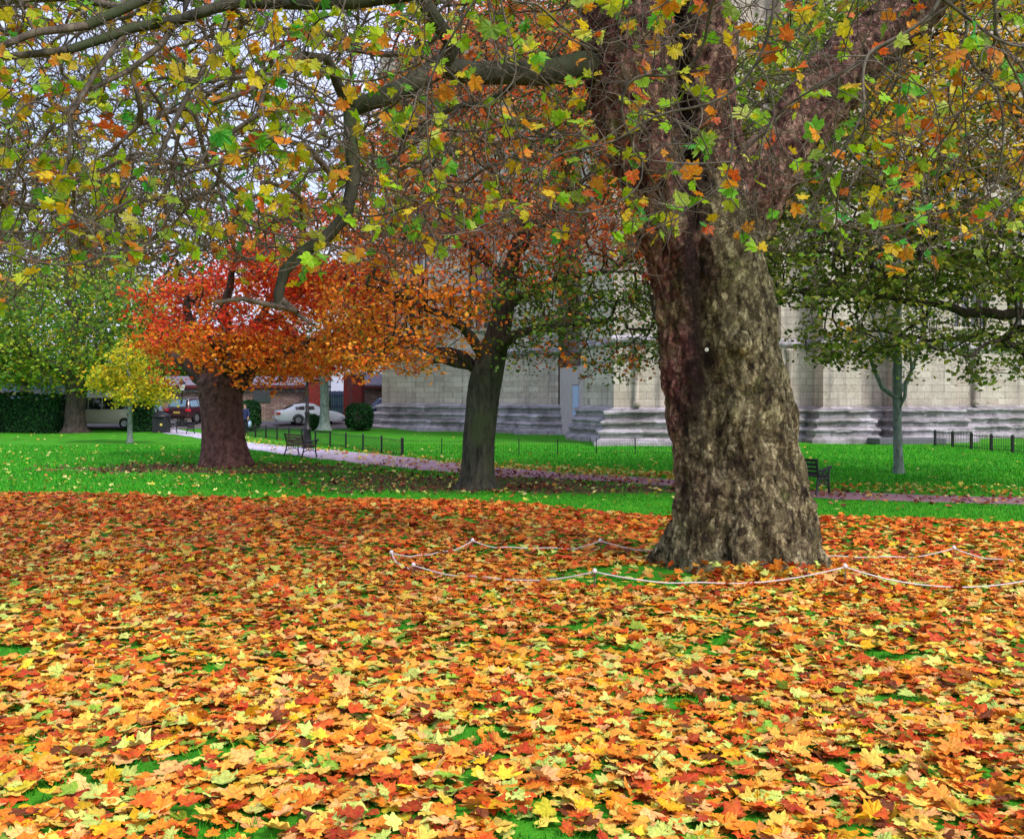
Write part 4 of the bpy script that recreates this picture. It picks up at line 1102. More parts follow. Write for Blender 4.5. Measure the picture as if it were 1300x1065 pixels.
# burls
for (px, py, rb) in ((868, 470, .10), (905, 620, .12), (958, 590, .10), (985, 650, .12), (880, 690, .12), (925, 520, .10), (860, 395, .09), (940, 690, .11), (1022, 640, .07), (990, 560, .08), (870, 640, .11), (925, 440, .08)):
    c = PT(px, py, 9.05); dx = c[0]-(.02 if py > 500 else -.08); fy = -math.sqrt(max(.04, .50**2-dx*dx))*.92
    r_ = bmesh.ops.create_icosphere(bm, subdivisions=2, radius=rb); bmesh.ops.transform(bm, matrix=Matrix.Translation((c[0], fy, c[2])) @ Matrix.Diagonal((1, .7, 1.3, 1)), verts=r_['verts'])
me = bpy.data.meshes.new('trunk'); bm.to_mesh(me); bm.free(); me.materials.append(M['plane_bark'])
trk = bpy.data.objects.new('trunk', me); C.objects.link(trk); trk.parent = big
md = trk.modifiers.new('r', 'REMESH'); md.mode = 'VOXEL'; md.voxel_size = .0145; md.use_smooth_shade = True
md = trk.modifiers.new('s', 'SMOOTH'); md.iterations = 3; md.factor = .5
def tex(name, typ, size, **k):
    t = bpy.data.textures.new(name, typ); t.noise_scale = size
    for a, b in k.items(): setattr(t, a, b)
    return t
co = bpy.data.objects.new('bark_scale', None); C.objects.link(co); co.parent = big; co.scale = (1, 1, 2.4)
for nm, typ, size, st_ in (('lumps', 'CLOUDS', .40, .15), ('ridges', 'CLOUDS', .13, .10), ('flakes', 'CLOUDS', .045, .05)):
    kw = dict(noise_depth=3) if typ == 'CLOUDS' else {}
    md = trk.modifiers.new(nm, 'DISPLACE'); md.texture = tex(nm, typ, size, **kw); md.strength = st_; md.mid_level = .5
    md.texture_coords = 'OBJECT'; md.texture_coords_object = co
MB().lathe([(.0, 0), (.016, 0), (.018, .008), (.0, .012)], (0, 0, 0), 14).build('tree_tag', M['disc'], big)
tt_ = [o for o in big.children if o.name.startswith('tree_tag')][0]; q = PT(897, 444, 8.52); tt_.location = Vector(q); tt_.rotation_euler = (R(90), 0, 0)

sk = Skel(90000)
# anchors inside the stems (radius given so that they vanish inside the trunk mesh)
s1 = sk.guide([P(868, 300, 9.1), P(812, 150, 8.95), P(790, 0, 8.9), P(780, -120, 8.8), P(760, -260, 8.7), P(740, -420, 8.5)], [.2, .2, .2, .2, .2, .12], par=-1)
s2 = sk.guide([P(905, 230, 9.15), P(888, 0, 9.3), P(868, -260, 9.5), P(850, -450, 9.4)], [.15, .15, .15, .1], par=-1)
s3 = sk.guide([P(985, 205, 9.3), P(1070, 95, 9.5), P(1180, -10, 9.9), P(1260, -90, 10.2), P(1400, -180, 10.4)], [.15, .15, .15, .15, .08], par=-1)
nb0 = sk.n
gd = sk.guide
gd([P(795, 85, 8.9), P(740, 84, 8.7), P(690, 92, 8.5), P(640, 90, 8.2), P(600, 93, 8.0), P(560, 88, 7.9), P(515, 112, 7.7), P(480, 126, 7.6), P(447, 138, 7.5)], [.15, .125, .11, .10, .095, .09, .08, .07, .06], wob=.012)
gd([P(565, 88, 7.9), P(572, 60, 7.8), P(552, 20, 7.6), P(520, -30, 7.4), P(470, -80, 7.2)], [.08, .065, .06, .05, .04])
gd([P(447, 138, 7.5), P(446, 180, 7.4), P(450, 225, 7.4), P(438, 272, 7.3), P(412, 300, 7.2), P(388, 318, 7.2), P(358, 345, 7.1), P(352, 372, 7.1), P(352, 392, 7.1)], [.06, .055, .052, .05, .046, .044, .042, .038, .03], wob=.01)
gd([P(355, 388, 7.1), P(372, 400, 7.1), P(395, 412, 7.0)], [.03, .022, .015])
gd([P(372, 398, 7.1), P(340, 384, 7.0), P(305, 380, 6.9), P(275, 386, 6.8), P(268, 402, 6.8)], [.028, .024, .018, .014, .008])
gd([P(447, 138, 7.5), P(428, 105, 7.3), P(420, 75, 7.2), P(385, 68, 7.0), P(345, 95, 6.8), P(310, 120, 6.6), P(270, 132, 6.5)], [.045, .04, .035, .03, .024, .02, .013])
gd([P(450, 225, 7.4), P(420, 215, 7.2), P(390, 190, 7.0), P(350, 175, 6.8), P(290, 190, 6.6), P(240, 220, 6.4)], [.03, .027, .022, .018, .014, .01])
# long arching boughs across the top left
gd([P(785, -60, 8.8), P(640, -40, 8.2), P(500, -6, 7.6), P(400, 3, 7.2), P(297, 4, 6.9), P(233, 22, 6.7), P(169, 34, 6.5), P(86, 66, 6.2), P(0, 70, 6.0), P(-120, 110, 5.8)], [.11, .085, .065, .05, .042, .038, .034, .028, .022, .012], wob=.01)
gd([P(240, 4, 6.8), P(203, 2, 6.7), P(113, 26, 6.3), P(41, 49, 6.0), P(-20, 74, 5.8), P(-100, 120, 5.6)], [.04, .036, .03, .024, .02, .012])
gd([P(233, 22, 6.7), P(200, 60, 6.6), P(160, 95, 6.5), P(105, 122, 6.3), P(60, 160, 6.1), P(20, 215, 6.0)], [.026, .022, .018, .015, .012, .008])
gd([P(169, 34, 6.5), P(130, 90, 6.3), P(100, 150, 6.2), P(85, 210, 6.1), P(60, 270, 6.0)], [.02, .018, .016, .012, .008])
gd([P(297, 4, 6.9), P(285, 60, 6.8), P(240, 110, 6.7), P(215, 180, 6.6), P(180, 240, 6.5), P(120, 280, 6.3)], [.026, .022, .02, .016, .012, .008])
gd([P(345, 95, 6.8), P(330, 150, 6.7), P(270, 180, 6.6), P(235, 235, 6.5), P(200, 300, 6.4)], [.022, .018, .015, .012, .008])
# boughs reaching over the viewer, above the frame
gd([P(760, -260, 8.7), P(640, -330, 7.5), P(480, -300, 6.2), P(300, -230, 5.4), P(120, -150, 5.0), P(-60, -90, 4.8)], [.12, .1, .08, .06, .04, .02])
gd([P(868, -260, 9.5), P(860, -380, 7.8), P(800, -330, 6.2), P(700, -240, 5.2), P(560, -160, 4.6), P(430, -110, 4.4)], [.12, .1, .08, .06, .04, .02])
gd([P(868, -300, 9.4), P(950, -360, 7.6), P(1020, -300, 6.3), P(1080, -220, 5.4), P(1140, -130, 4.9), P(1200, -70, 4.6)], [.11, .09, .07, .05, .035, .02])
gd([P(1260, -90, 10.2), P(1290, -160, 8.5), P(1300, -150, 7.0), P(1280, -90, 6.0), P(1260, -30, 5.4)], [.1, .08, .06, .04, .02])
gd([P(860, -380, 7.8), P(900, -330, 6.0), P(930, -230, 5.2), P(950, -120, 4.8), P(960, -40, 4.6)], [.07, .055, .04, .03, .018])
# twigs spread through the hanging crown
def frustum(n, x0, x1, y0, y1, d0, d1, low=None):
    px = rng.uniform(x0, x1, n); py = rng.uniform(y0, y1, n); d = rng.uniform(d0**2, d1**2, n)**.5
    if low is not None:
        k = py < low(px)+rng.normal(0, 18, n); px, py, d = px[k], py[k], d[k]
    return np.stack([(px-CX)/F*d, d, EYE-(py-HZ)/F*d], 1)
lowL = lambda x: np.interp(x, [-150, 0, 150, 300, 450, 520, 620, 720, 800, 860, 900, 1000, 1100, 1200, 1450], [385, 375, 360, 335, 330, 320, 300, 300, 335, 300, 300, 320, 330, 325, 300])
T1 = frustum(5200, -160, 560, -120, 420, 5.2, 11.0, lowL)
T2 = frustum(1100, 480, 860, -150, 380, 4.6, 8.6, lowL)
T3 = frustum(1700, 780, 1440, -150, 380, 4.2, 8.4, lowL)
T4 = frustum(300, -160, 1440, -330, -60, 4.4, 10)
T5 = frustum(900, 900, 1440, -150, 330, 8.4, 11.5, lowL)
T6 = frustum(900, 560, 860, -150, 330, 7.0, 11.0, lowL)
T7 = frustum(4200, -170, 600, -130, 335, 10.0, 15.5, lowL); T8 = frustum(1500, -160, 420, -120, 330, 5.5, 10.0, lowL)
TT = np.concatenate([T1, T2, T3, T4, T5, T6, T7, T8])
tips = np.array(sk.grow(TT, seg=.09, wob=.014, up=0.0, tang=.18))
# fine side shoots
side = []
idx = rng.choice(np.arange(nb0, sk.n), 30000, replace=True)
ex = sk.p[idx]+rng.normal(0, .11, (len(idx), 3)); kk = ex[:, 1] > 3.9; ex = ex[kk]
t2 = np.array(sk.grow(ex, seg=.06, wob=.010, tang=.2, order=False))
rad = sk.radii(np.maximum(.0026, .00037*sk.p[:sk.n, 1]), 3.9)
# straighten the kinks of the grown boughs, thickest first
mc_ = np.full(sk.n, -1)
for i in range(sk.n):
    q_ = sk.par[i]
    if q_ >= 0 and (mc_[q_] < 0 or rad[i] > rad[mc_[q_]]): mc_[q_] = i
fr_ = np.where((mc_ >= 0) & (sk.par[:sk.n] >= 0) & (sk.g[:sk.n] == 0))[0]
for it in range(7):
    w_ = np.clip(.25+rad[fr_]*40, .25, .8)[:, None] if it < 5 else .3
    sk.p[fr_] = sk.p[fr_]*(1-w_)+w_*.5*(sk.p[sk.par[fr_]]+sk.p[mc_[fr_]])
skel_objs(sk, rad, big, .03, M['bark_mid'], M['twig'], ('limbs', 'twigs'))
# hanging leaves
PAL_NEAR = [(164, 208, 36), (206, 214, 44), (234, 200, 40), (126, 192, 44), (238, 150, 44), (226, 104, 44), (84, 168, 56), (214, 222, 100), (136, 164, 44)]
def near_leaves():
    parts = []
    alltips = np.concatenate([tips, t2]); tp = sk.p[alltips]
    def batch(sel, size, kind, w):
        t = tp[sel]; n = len(t); dirs = rng.normal(0, 1, (n, 3)); dirs[:, 2] -= .35; dirs /= np.linalg.norm(dirs, axis=1, keepdims=True)
        pos = t+dirs*size*.55
        nr = rng.normal(0, .6, (n, 3)); nr[:, 1] -= .55; nr[:, 2] += .75
        parts.append(leaf_geo(pos, nr, rng.random(n)*6.28, rng.uniform(.7, 1.25, n)*size, pick(PAL_NEAR, n, w), kind, .22, tipdir=dirs+rng.normal(0, .2, (n, 3))))
        # petioles: slim three sided stalks
        s_ = np.cross(dirs, np.array([[.3, .2, 1.]])); s_ /= np.linalg.norm(s_, axis=1, keepdims=True); s_ *= .0022
        s2_ = np.cross(dirs, s_); a = t; b = pos
        Vv = np.stack([a+s_, a-s_*.5+s2_, a-s_*.5-s2_, b+s_, b-s_*.5+s2_, b-s_*.5-s2_], 1).reshape(-1, 3)
        i = np.arange(n)[:, None]*6; f = np.concatenate([i+[[0, 1, 4]], i+[[0, 4, 3]], i+[[1, 2, 5]], i+[[1, 5, 4]], i+[[2, 0, 3]], i+[[2, 3, 5]]], 1).reshape(-1)
        parts.append((Vv, f, np.full(n*6, 3), np.repeat(pick([(150, 140, 60), (170, 120, 60)], n), 6, 0), np.repeat(rng.random((n, 3))*30, 6, 0)))
    d = tp[:, 1]; px = tp[:, 0]/d*F+CX
    r_ = rng.random(len(tp))
    # leaves come in loose groups: use a slow noise of the position
    cl = np.sin(tp[:, 0]*2.3+tp[:, 2]*1.7)*np.sin(tp[:, 1]*2.1+tp[:, 2]*2.9+1)+.5*np.sin(tp[:, 0]*6+tp[:, 1]*5)
    def grp(c, f):
        i = np.where(c & (r_ < f*(1+1.3*(cl > .1))))[0]; return np.repeat(i, rng.integers(1, 4, len(i)))
    A = grp(d < 6.6, .052); B = grp(d >= 6.6, .050)
    batch(A, .062, 'hi', [5, 5, 5, 3.5, 3, 2, 1.2, 1.5, 2]); batch(B, .070, 'mid', [4, 4, 5, 2.5, 4, 2.4, 1.0, 1, 2])
    print('near leaves', len(A), len(B), 'nodes', sk.n)
    leaf_obj('leaves', parts, M['leaf_near'], big)
near_leaves()

# ================================================================ OTHER TREES
def clump_pal(pals, seed, scale=.6):
    """colour per clump from the position of its twig tip: list of (weightfunction, palette)"""
    def f(tp, cen):
        n = len(tp)
        ws = np.stack([np.clip(w(tp), 0, None)+1e-6 for w, _ in pals], 1)
        h = (np.sin(tp[:, 0]*12.9898+tp[:, 1]*78.233+tp[:, 2]*37.7+seed)*43758.5453) % 1.0
        h = (h*.7+rng.random(n)*.3)
        cs = np.cumsum(ws/ws.sum(1, keepdims=True), 1); k = np.argmax(cs > h[:, None], 1)
        col = np.zeros((n, 3))
        for i, (_, p) in enumerate(pals):
            m = k == i
            if m.any(): col[m] = pick(p, int(m.sum()))
        return col
    return f
one = lambda v: (lambda t: np.full(len(t), float(v)))

pxx = lambda t: t[:, 0]/t[:, 1]*F+CX
pyy = lambda t: HZ-(t[:, 2]-EYE)/t[:, 1]*F
# --- red maple on the left
d = 33.3; b = G(287, d)
red = empty('red_tree', b, label='thick brown trunk with scarlet and orange crown on the left lawn', cat='tree')
def Q(px, py, dd=0): return P(px, py, d+dd)
pr = []
for (c, w, y) in ((287, 66, 596), (287, 64, 590), (286, 60, 575), (284, 55, 555), (283, 54, 530), (281, 56, 510), (280, 58, 495), (280, 60, 485), (280, 50, 474)):
    q = Q(c, y); pr.append((q[0], q[1], q[2], w/F*d/2*.96))
trunk_mesh('trunk', pr, M['bark_red'], red, 72, 3, 6, .07)
s = Skel(30000)
r0 = s.guide([Q(280, 500), Q(280, 478)], [.5, .45], par=-1)
for pts, rd in (([Q(270, 492), Q(252, 478), Q(235, 462), Q(215, 450), Q(195, 430)], [.34, .24, .18, .12, .07]),
                ([Q(296, 500), Q(312, 480), Q(322, 462), Q(345, 450), Q(380, 440), Q(420, 425)], [.32, .26, .2, .15, .1, .06]),
                ([Q(280, 485), Q(290, 440, -1), Q(285, 390, -1.5), Q(300, 330, -2)], [.32, .24, .16, .08]),
                ([Q(285, 485), Q(305, 440, 1.5), Q(340, 390, 2), Q(370, 330, 3)], [.3, .2, .14, .07]),
                ([Q(275, 485), Q(250, 430, 1), Q(235, 380, 1), Q(225, 330, 0)], [.28, .2, .12, .06]),
                ([Q(285, 480), Q(280, 450, -2), Q(265, 430, -4)], [.2, .14, .06])):
    s.guide(pts, rd, par=r0, wob=.05, seg=.35)
low = lambda x: np.interp(x, [150, 200, 240, 280, 310, 350, 400, 460, 500], [405, 455, 468, 488, 478, 490, 478, 462, 440])
hi = lambda x: np.interp(x, [150, 200, 250, 300, 350, 400, 450, 500], [398, 380, 345, 300, 270, 255, 290, 350])
def nz(p, k):
    return (np.sin(p[:, 0]*k+1.3*np.sin(p[:, 2]*k*1.3+2))+np.sin(p[:, 1]*k*1.1+1.7*np.sin(p[:, 0]*k*.8))+np.sin(p[:, 2]*k*1.9+1.1*np.sin(p[:, 1]*k+p[:, 0]*k)))/3
def shaped(n, x0, x1, y0, y1, d0, d1, lo, hi_, jit=8):
    px = rng.uniform(x0, x1, n); py = rng.uniform(y0, y1, n); dd = rng.uniform(d0, d1, n)
    k = (py < lo(px)+rng.normal(0, jit, n)) & (py > hi_(px)+rng.normal(0, jit, n)); px, py, dd = px[k], py[k], dd[k]
    return np.stack([(px-CX)/F*dd, dd, EYE-(py-HZ)/F*dd], 1)
Tg = shaped(4200, 160, 500, 250, 500, d-4.5, d+4.5, low, hi, 14); Tg = Tg[nz(Tg, 1.35) > .06]
tp = s.grow(Tg, seg=.3, wob=.05, tang=.4); r_ = s.radii(.012, 2.3)
skel_objs(s, r_, red, .05, M['bark_dark'], M['bark_dark'], ('limbs', 'twigs'))
REDS = [(226, 62, 40), (240, 84, 42), (208, 50, 46), (236, 76, 62)]; ORG = [(252, 130, 38), (246, 148, 48), (252, 164, 58), (242, 104, 38)]; OLV = [(150, 110, 40), (120, 110, 44), (190, 120, 40)]; YOR = [(226, 150, 44), (214, 170, 60)]
cf = clump_pal([(lambda t: 2.0*(t[:, 2] > 3.6)+.5+.5*(t[:, 0] < -9.5), REDS), (lambda t: 1.0+1.4*(t[:, 2] < 3.4), ORG), (lambda t: .18+.25*(t[:, 0] > -8), OLV), (one(.15), YOR)], 1)
leaf_obj('foliage', [foliage(tp, s.p, 22, .26, .15, cf, .5)], M['leaf_far'], red)

# --- middle tree, orange and olive
d = 25.0; b = G(605, d)
mid = empty('beech_tree', b, label='slender dark trunk with orange and olive crown beside the path', cat='tree')
pr = []
for (c, w, y) in ((604, 56, 624), (605, 48, 615), (606, 43, 600), (607, 42, 580), (608, 42, 555), (611, 42, 530), (613, 43, 505), (616, 44, 485), (620, 42, 465), (628, 36, 440), (636, 30, 410)):
    q = Q(c, y); pr.append((q[0], q[1], q[2], w/F*d/2*.97))
trunk_mesh('trunk', pr, M['bark_mid'], mid, 64, 9, 7, .035)
s = Skel(30000)
r0 = s.guide([Q(616, 490), Q(620, 465), Q(628, 440), Q(636, 405), Q(645, 365), Q(652, 325), Q(664, 295), Q(675, 250)], [.40, .38, .34, .29, .22, .18, .15, .08], par=-1, wob=.02, seg=.3)
for pts, rd in (([Q(614, 476), Q(600, 466), Q(580, 462), Q(560, 458), Q(540, 462)], [.18, .15, .11, .08, .05]),
                ([Q(604, 468), Q(590, 452), Q(570, 443), Q(548, 445), Q(525, 435), Q(490, 425)], [.16, .13, .11, .08, .06, .04]),
                ([Q(622, 468), Q(600, 430, -.5), Q(575, 410, -1), Q(540, 390, -1.5), Q(490, 370, -1.5)], [.16, .13, .10, .08, .05]),
                ([Q(628, 450), Q(655, 425, -1), Q(690, 415, -1.5), Q(740, 410, -2), Q(790, 405, -2)], [.16, .12, .09, .06, .04]),
                ([Q(640, 390), Q(680, 365, 1), Q(730, 350, 1), Q(780, 345, 1.5)], [.15, .1, .07, .04]),
                ([Q(645, 365), Q(615, 330, 1), Q(575, 300, 1.5), Q(520, 280, 2)], [.14, .1, .07, .04]),
                ([Q(652, 325), Q(690, 280), Q(730, 240), Q(760, 210)], [.12, .08, .06, .03]),
                ([Q(664, 295), Q(650, 250), Q(620, 210), Q(600, 170)], [.1, .08, .06, .03])):
    s.guide(pts, rd, wob=.03, seg=.3)
low = lambda x: np.interp(x, [400, 440, 500, 540, 570, 600, 640, 700, 740, 790, 830, 870], [450, 470, 462, 470, 448, 432, 442, 455, 462, 478, 455, 430])
hi = lambda x: np.interp(x, [400, 450, 500, 560, 640, 700, 780, 870], [380, 230, 90, 20, -20, -40, -40, -20])
Tg = shaped(6200, 410, 870, -60, 485, d-4, d+4.5, low, hi, 12); Tg = Tg[(nz(Tg, 1.9) > -.12) | (pyy(Tg) < 300) | (rng.random(len(Tg)) < .15)]
tp = np.array(s.grow(Tg, seg=.25, wob=.04, tang=.4)); r_ = s.radii(.009, 2.3)
skel_objs(s, r_, mid, .04, M['bark_dark'], M['bark_dark'], ('limbs', 'twigs'))
OG = [(92, 124, 46), (118, 140, 50), (76, 100, 42), (142, 148, 58)]; SAL = [(242, 104, 56), (250, 132, 66), (234, 88, 58), (248, 164, 104)]; RUST = [(206, 104, 44), (224, 126, 50), (170, 84, 42)]
cf = clump_pal([(lambda t: 1.6*(pxx(t) < 620)+.25+.9*(pyy(t) > 452), ORG), (lambda t: 2.6*((pxx(t) > 625) & (pyy(t) > 320))+.15+.5*(pyy(t) < 240)+1.2*((pyy(t) < 260) & (pxx(t) > 620)), OG), (lambda t: 1.8*(pyy(t) < 360)+.1, SAL), (lambda t: .35+.9*((pxx(t) > 690) & (pyy(t) > 435)), RUST), (one(.12), REDS)], 2)
keep = rng.random(len(tp)) < np.where(pyy(s.p[tp]) < 320, .75, .97)
leaf_obj('foliage', [foliage(tp[keep], s.p, 16, .20, .115, cf, .55)], M['leaf_far'], mid)
# the orange spray nearer the viewer reaching down before the cathedral corner is part of this crown

# --- dark olive and gold tree on the right, trunk beyond the frame
d = 24.0; b = G(1440, d)
ol = empty('maple_tree', b, label='large olive and golden crown spreading in from the right edge', cat='tree')
pr = [(*(b[:2]), b[2]-.1, .55), (b[0], b[1], 1.0, .42), (b[0]-.1, b[1], 3.0, .38), (b[0]-.2, b[1], 4.5, .34), (b[0]-.3, b[1], 6, .28)]
trunk_mesh('trunk', pr, M['bark_dark'], ol, 48, 4, 5, .05)
s = Skel(40000)
r0 = s.guide([(b[0]-.1, b[1], 2.4), (b[0]-.2, b[1], 4.5), (b[0]-.3, b[1], 6), (b[0]-.5, b[1], 8), (b[0]-1, b[1], 10.5)], [.3, .28, .26, .2, .1], par=-1, seg=.4)
for pts, rd in (([Q(1435, 425), Q(1350, 405), Q(1250, 396), Q(1150, 385), Q(1060, 372), Q(990, 372)], [.2, .16, .12, .08, .06, .03]),
                ([Q(1430, 380), Q(1340, 340, -1), Q(1240, 325, -1), Q(1130, 318, -1), Q(1030, 320, -1)], [.2, .15, .11, .07, .03]),
                ([Q(1430, 330), Q(1330, 260, 1), Q(1220, 210, 1), Q(1120, 180, 1)], [.18, .13, .09, .04]),
                ([Q(1420, 280), Q(1340, 180), Q(1260, 100), Q(1180, 40)], [.16, .12, .08, .04]),
                ([Q(1340, 405), Q(1270, 425, 1.5), Q(1180, 430, 2), Q(1100, 420, 2)], [.1, .08, .05, .03]),
                ([Q(1400, 400), Q(1320, 430, -2), Q(1240, 445, -3)], [.1, .07, .03])):
    s.guide(pts, rd, wob=.05, seg=.35)
low = lambda x: np.interp(x, [890, 930, 985, 1030, 1060, 1100, 1130, 1160, 1200, 1230, 1300, 1500], [330, 380, 405, 440, 478, 488, 440, 470, 452, 482, 470, 490])
hi = lambda x: np.interp(x, [900, 940, 1000, 1050, 1100, 1160, 1200, 1500], [60, 60, 20, -20, -60, -100, -100, -150])
Tg = shaped(8200, 890, 1480, -160, 495, d-4.5, d+5, low, hi)
# boughs come in flat layers: thin out bands between them
ly = pyy(Tg)+.04*(pxx(Tg)-1150); kk = (np.sin(ly/11.0+np.sin(pxx(Tg)/60)) > -.55) | (rng.random(len(Tg)) < .45); Tg = Tg[kk]
Tg = Tg[(nz(Tg, 1.7) > -.12) | (pyy(Tg) < 385)]
tp = np.array(s.grow(Tg, seg=.25, wob=.04, tang=.4)); r_ = s.radii(.009, 2.3)
skel_objs(s, r_, ol, .04, M['bark_dark'], M['bark_dark'], ('limbs', 'twigs'))
GLD = [(244, 176, 34), (234, 192, 44), (248, 154, 34), (214, 190, 56)]; DOL = [(104, 118, 48), (130, 138, 54), (84, 94, 44), (156, 152, 62)]; MG = [(128, 150, 44), (104, 136, 48), (160, 168, 54)]
cf = clump_pal([(lambda t: 3.4*((pyy(t) < 290) & (pxx(t) > 1100))*(1.2-pyy(t)/400)+.12, GLD), (lambda t: 1.6*(pyy(t) > 200)+.25, DOL), (lambda t: .7+.6*((pxx(t) > 1180) & (pyy(t) < 330))+.6*(pxx(t) > 1230), MG)], 3)
leaf_obj('foliage', [foliage(tp, s.p, 13, .21, .14, cf, .5)], M['leaf_far'], ol)

# --- generic generator for the remaining ones
def tree(name, px, dd, prof, guides, targets, per, spread, size, cf, label, tb, rtip=.02, split=.06, group=None, seed=1, flat=.7, rough=.04):
    b = G(px, dd); o = empty(name, b, label=label, cat='tree', group=group)
    pr = [(P(c, y, dd)[0], dd, P(c, y, dd)[2], w/F*dd/2) for (c, w, y) in prof]
    trunk_mesh('trunk', pr, tb, o, 40, seed, 5, rough, m=50)
    s = Skel(20000)
    top = prof[-1]; c = P(top[0], top[2]+8, dd)
    s.guide([c-np.array([0, 0, .5]), c], [pr[-1][3]*.9, pr[-1][3]*.8], par=-1, seg=.2)
    for pts, rd in guides: s.guide([P(a, b_, dd+e) for a, b_, e in pts], rd, wob=.05, seg=.4)
    tp = np.array(s.grow(targets, seg=max(.25, spread), wob=.06*spread/.3, tang=.4)); r_ = s.radii(rtip, 2.3)
    skel_objs(s, r_, o, split, tb, M['twig_far'] if dd > 40 else tb, ('limbs', 'twigs'))
    if per: leaf_obj('foliage', [foliage(tp, s.p, per, spread, size, cf, flat)], M['leaf_far'], o)
    return o
def cloud(n, x0, x1, y0, y1, dd, dep, jit=6, shape=None):
    """targets inside an ellipse in the picture plane of depth dd"""
    cx, cy, rx, ry = (x0+x1)/2, (y0+y1)/2, (x1-x0)/2, (y1-y0)/2
    q = ell(n, (cx, cy, 0), (rx, ry, 1), .25); px, py = q[:, 0], q[:, 1]; de = dd+q[:, 2]*dep
    return np.stack([(px-CX)/F*de, de, EYE-(py-HZ)/F*de], 1)
YG = [(150, 170, 50), (120, 150, 50), (176, 180, 60), (96, 124, 48)]; YL = [(244, 216, 44), (226, 212, 56), (250, 196, 44), (196, 206, 56)]; GR = [(70, 100, 46), (90, 120, 50), (56, 82, 40)]; BR = [(120, 110, 70), (140, 120, 80), (100, 96, 60)]
# far left lime tree
dd = 61.0
tree('lime_tree', 95, dd, [(95, 36, 551), (95, 26, 545), (95, 24, 525), (97, 24, 500), (98, 28, 480)],
     [([(97, 486, 0), (75, 468, 0), (40, 450, 0), (5, 440, 0)], [.5, .35, .22, .1]), ([(100, 486, 0), (120, 462, 0), (150, 440, 0), (190, 420, 0)], [.5, .35, .22, .1]), ([(98, 482, 0), (95, 440, 0), (90, 390, 0), (85, 350, 0)], [.5, .35, .22, .1])],
     np.concatenate([cloud(900, -70, 235, 330, 500, dd, 4.5), cloud(200, -70, 60, 420, 492, dd-1, 3)]), 17, .50, .26, clump_pal([(one(1.6), [(176, 200, 60), (146, 182, 60), (200, 204, 70)]), (one(1.4), [(96, 144, 56), (120, 160, 60)]), (lambda t: .3+.3*(t[:, 2] < 5), YL), (one(.5), BR)], 4),
     'dark trunk with wide green crown at the far left beside the hedge', M['bark_far'], .02, .09, seed=5)
# small yellow tree
dd = 47.5
tree('young_maple', 165, dd, [(165, 8, 562), (165, 6.5, 552), (165, 6, 530), (165, 5, 505)],
     [([(165, 506, 0), (150, 490, 0), (130, 480, 0)], [.08, .06, .03]), ([(165, 506, 0), (182, 488, 0), (205, 480, 0)], [.08, .06, .03]), ([(165, 506, 0), (163, 470, 0), (160, 448, 0)], [.09, .06, .02])],
     np.concatenate([cloud(70, 112, 150, 466, 496, dd, 1.2), cloud(80, 128, 204, 478, 518, dd, 1.6), cloud(60, 178, 226, 476, 512, dd, 1.3), cloud(80, 138, 192, 430, 490, dd, 1.4)]), 18, .22, .16, clump_pal([(one(2), YL), (one(1), YG)], 5),
     'small bright yellow young tree with thin stem on the left lawn', M['bark_grey'], .008, .03, seed=6)
# slender grey tree on the right lawn
dd = 30.0
tree('young_tree', 1140, dd, [(1141, 15, 602), (1141, 12.5, 595), (1140, 11.5, 570), (1139, 11, 540), (1139, 11, 500), (1139, 12, 470), (1140, 9, 440)],
     [([(1139, 505, 0), (1125, 492, 0), (1112, 470, 0), (1100, 440, 0), (1090, 410, 0)], [.10, .07, .06, .05, .03]), ([(1140, 500, 0), (1155, 485, .3), (1162, 460, .5), (1168, 430, .5), (1180, 400, .5)], [.09, .07, .05, .04, .02]),
      ([(1140, 455, 0), (1120, 430, .5), (1105, 395, .5)], [.08, .05, .03]), ([(1141, 450, 0), (1138, 410, 0), (1140, 370, 0), (1142, 320, 0)], [.12, .09, .06, .03]), ([(1139, 520, 0), (1158, 470, -.3), (1150, 430, -.5)], [.06, .05, .03])],
     np.concatenate([cloud(160, 1075, 1200, 330, 450, dd, 1.6), cloud(30, 1100, 1180, 420, 480, dd, 1)]), 4, .25, .13, clump_pal([(one(2), MG), (one(1), YL), (one(1), DOL)], 6),
     'slender grey trunked young tree standing alone on the right lawn', M['bark_grey'], .012, .03, seed=7, rough=.02)
# pale trunk before the white car
dd = 62.0
tree('grey_tree', 412, dd, [(412, 17, 546), (412, 13, 538), (412, 11, 520), (412, 11, 495), (411, 12, 470), (410, 9, 450)],
     [([(411, 468, 0), (395, 450, 0), (375, 430, 0)], [.2, .15, .08]), ([(411, 468, 0), (430, 448, 0), (455, 430, 0)], [.2, .15, .08]), ([(410, 455, 0), (412, 410, 0), (410, 370, 0)], [.2, .15, .08])],
     cloud(380, 340, 500, 330, 482, dd, 4), 14, .40, .24, clump_pal([(one(1.6), OLV), (one(1.0), GR), (one(1.2), ORG), (one(.5), YL)], 7),
     'pale grey trunk standing just before the white coupe', M['bark_grey'], .02, .07, seed=8)
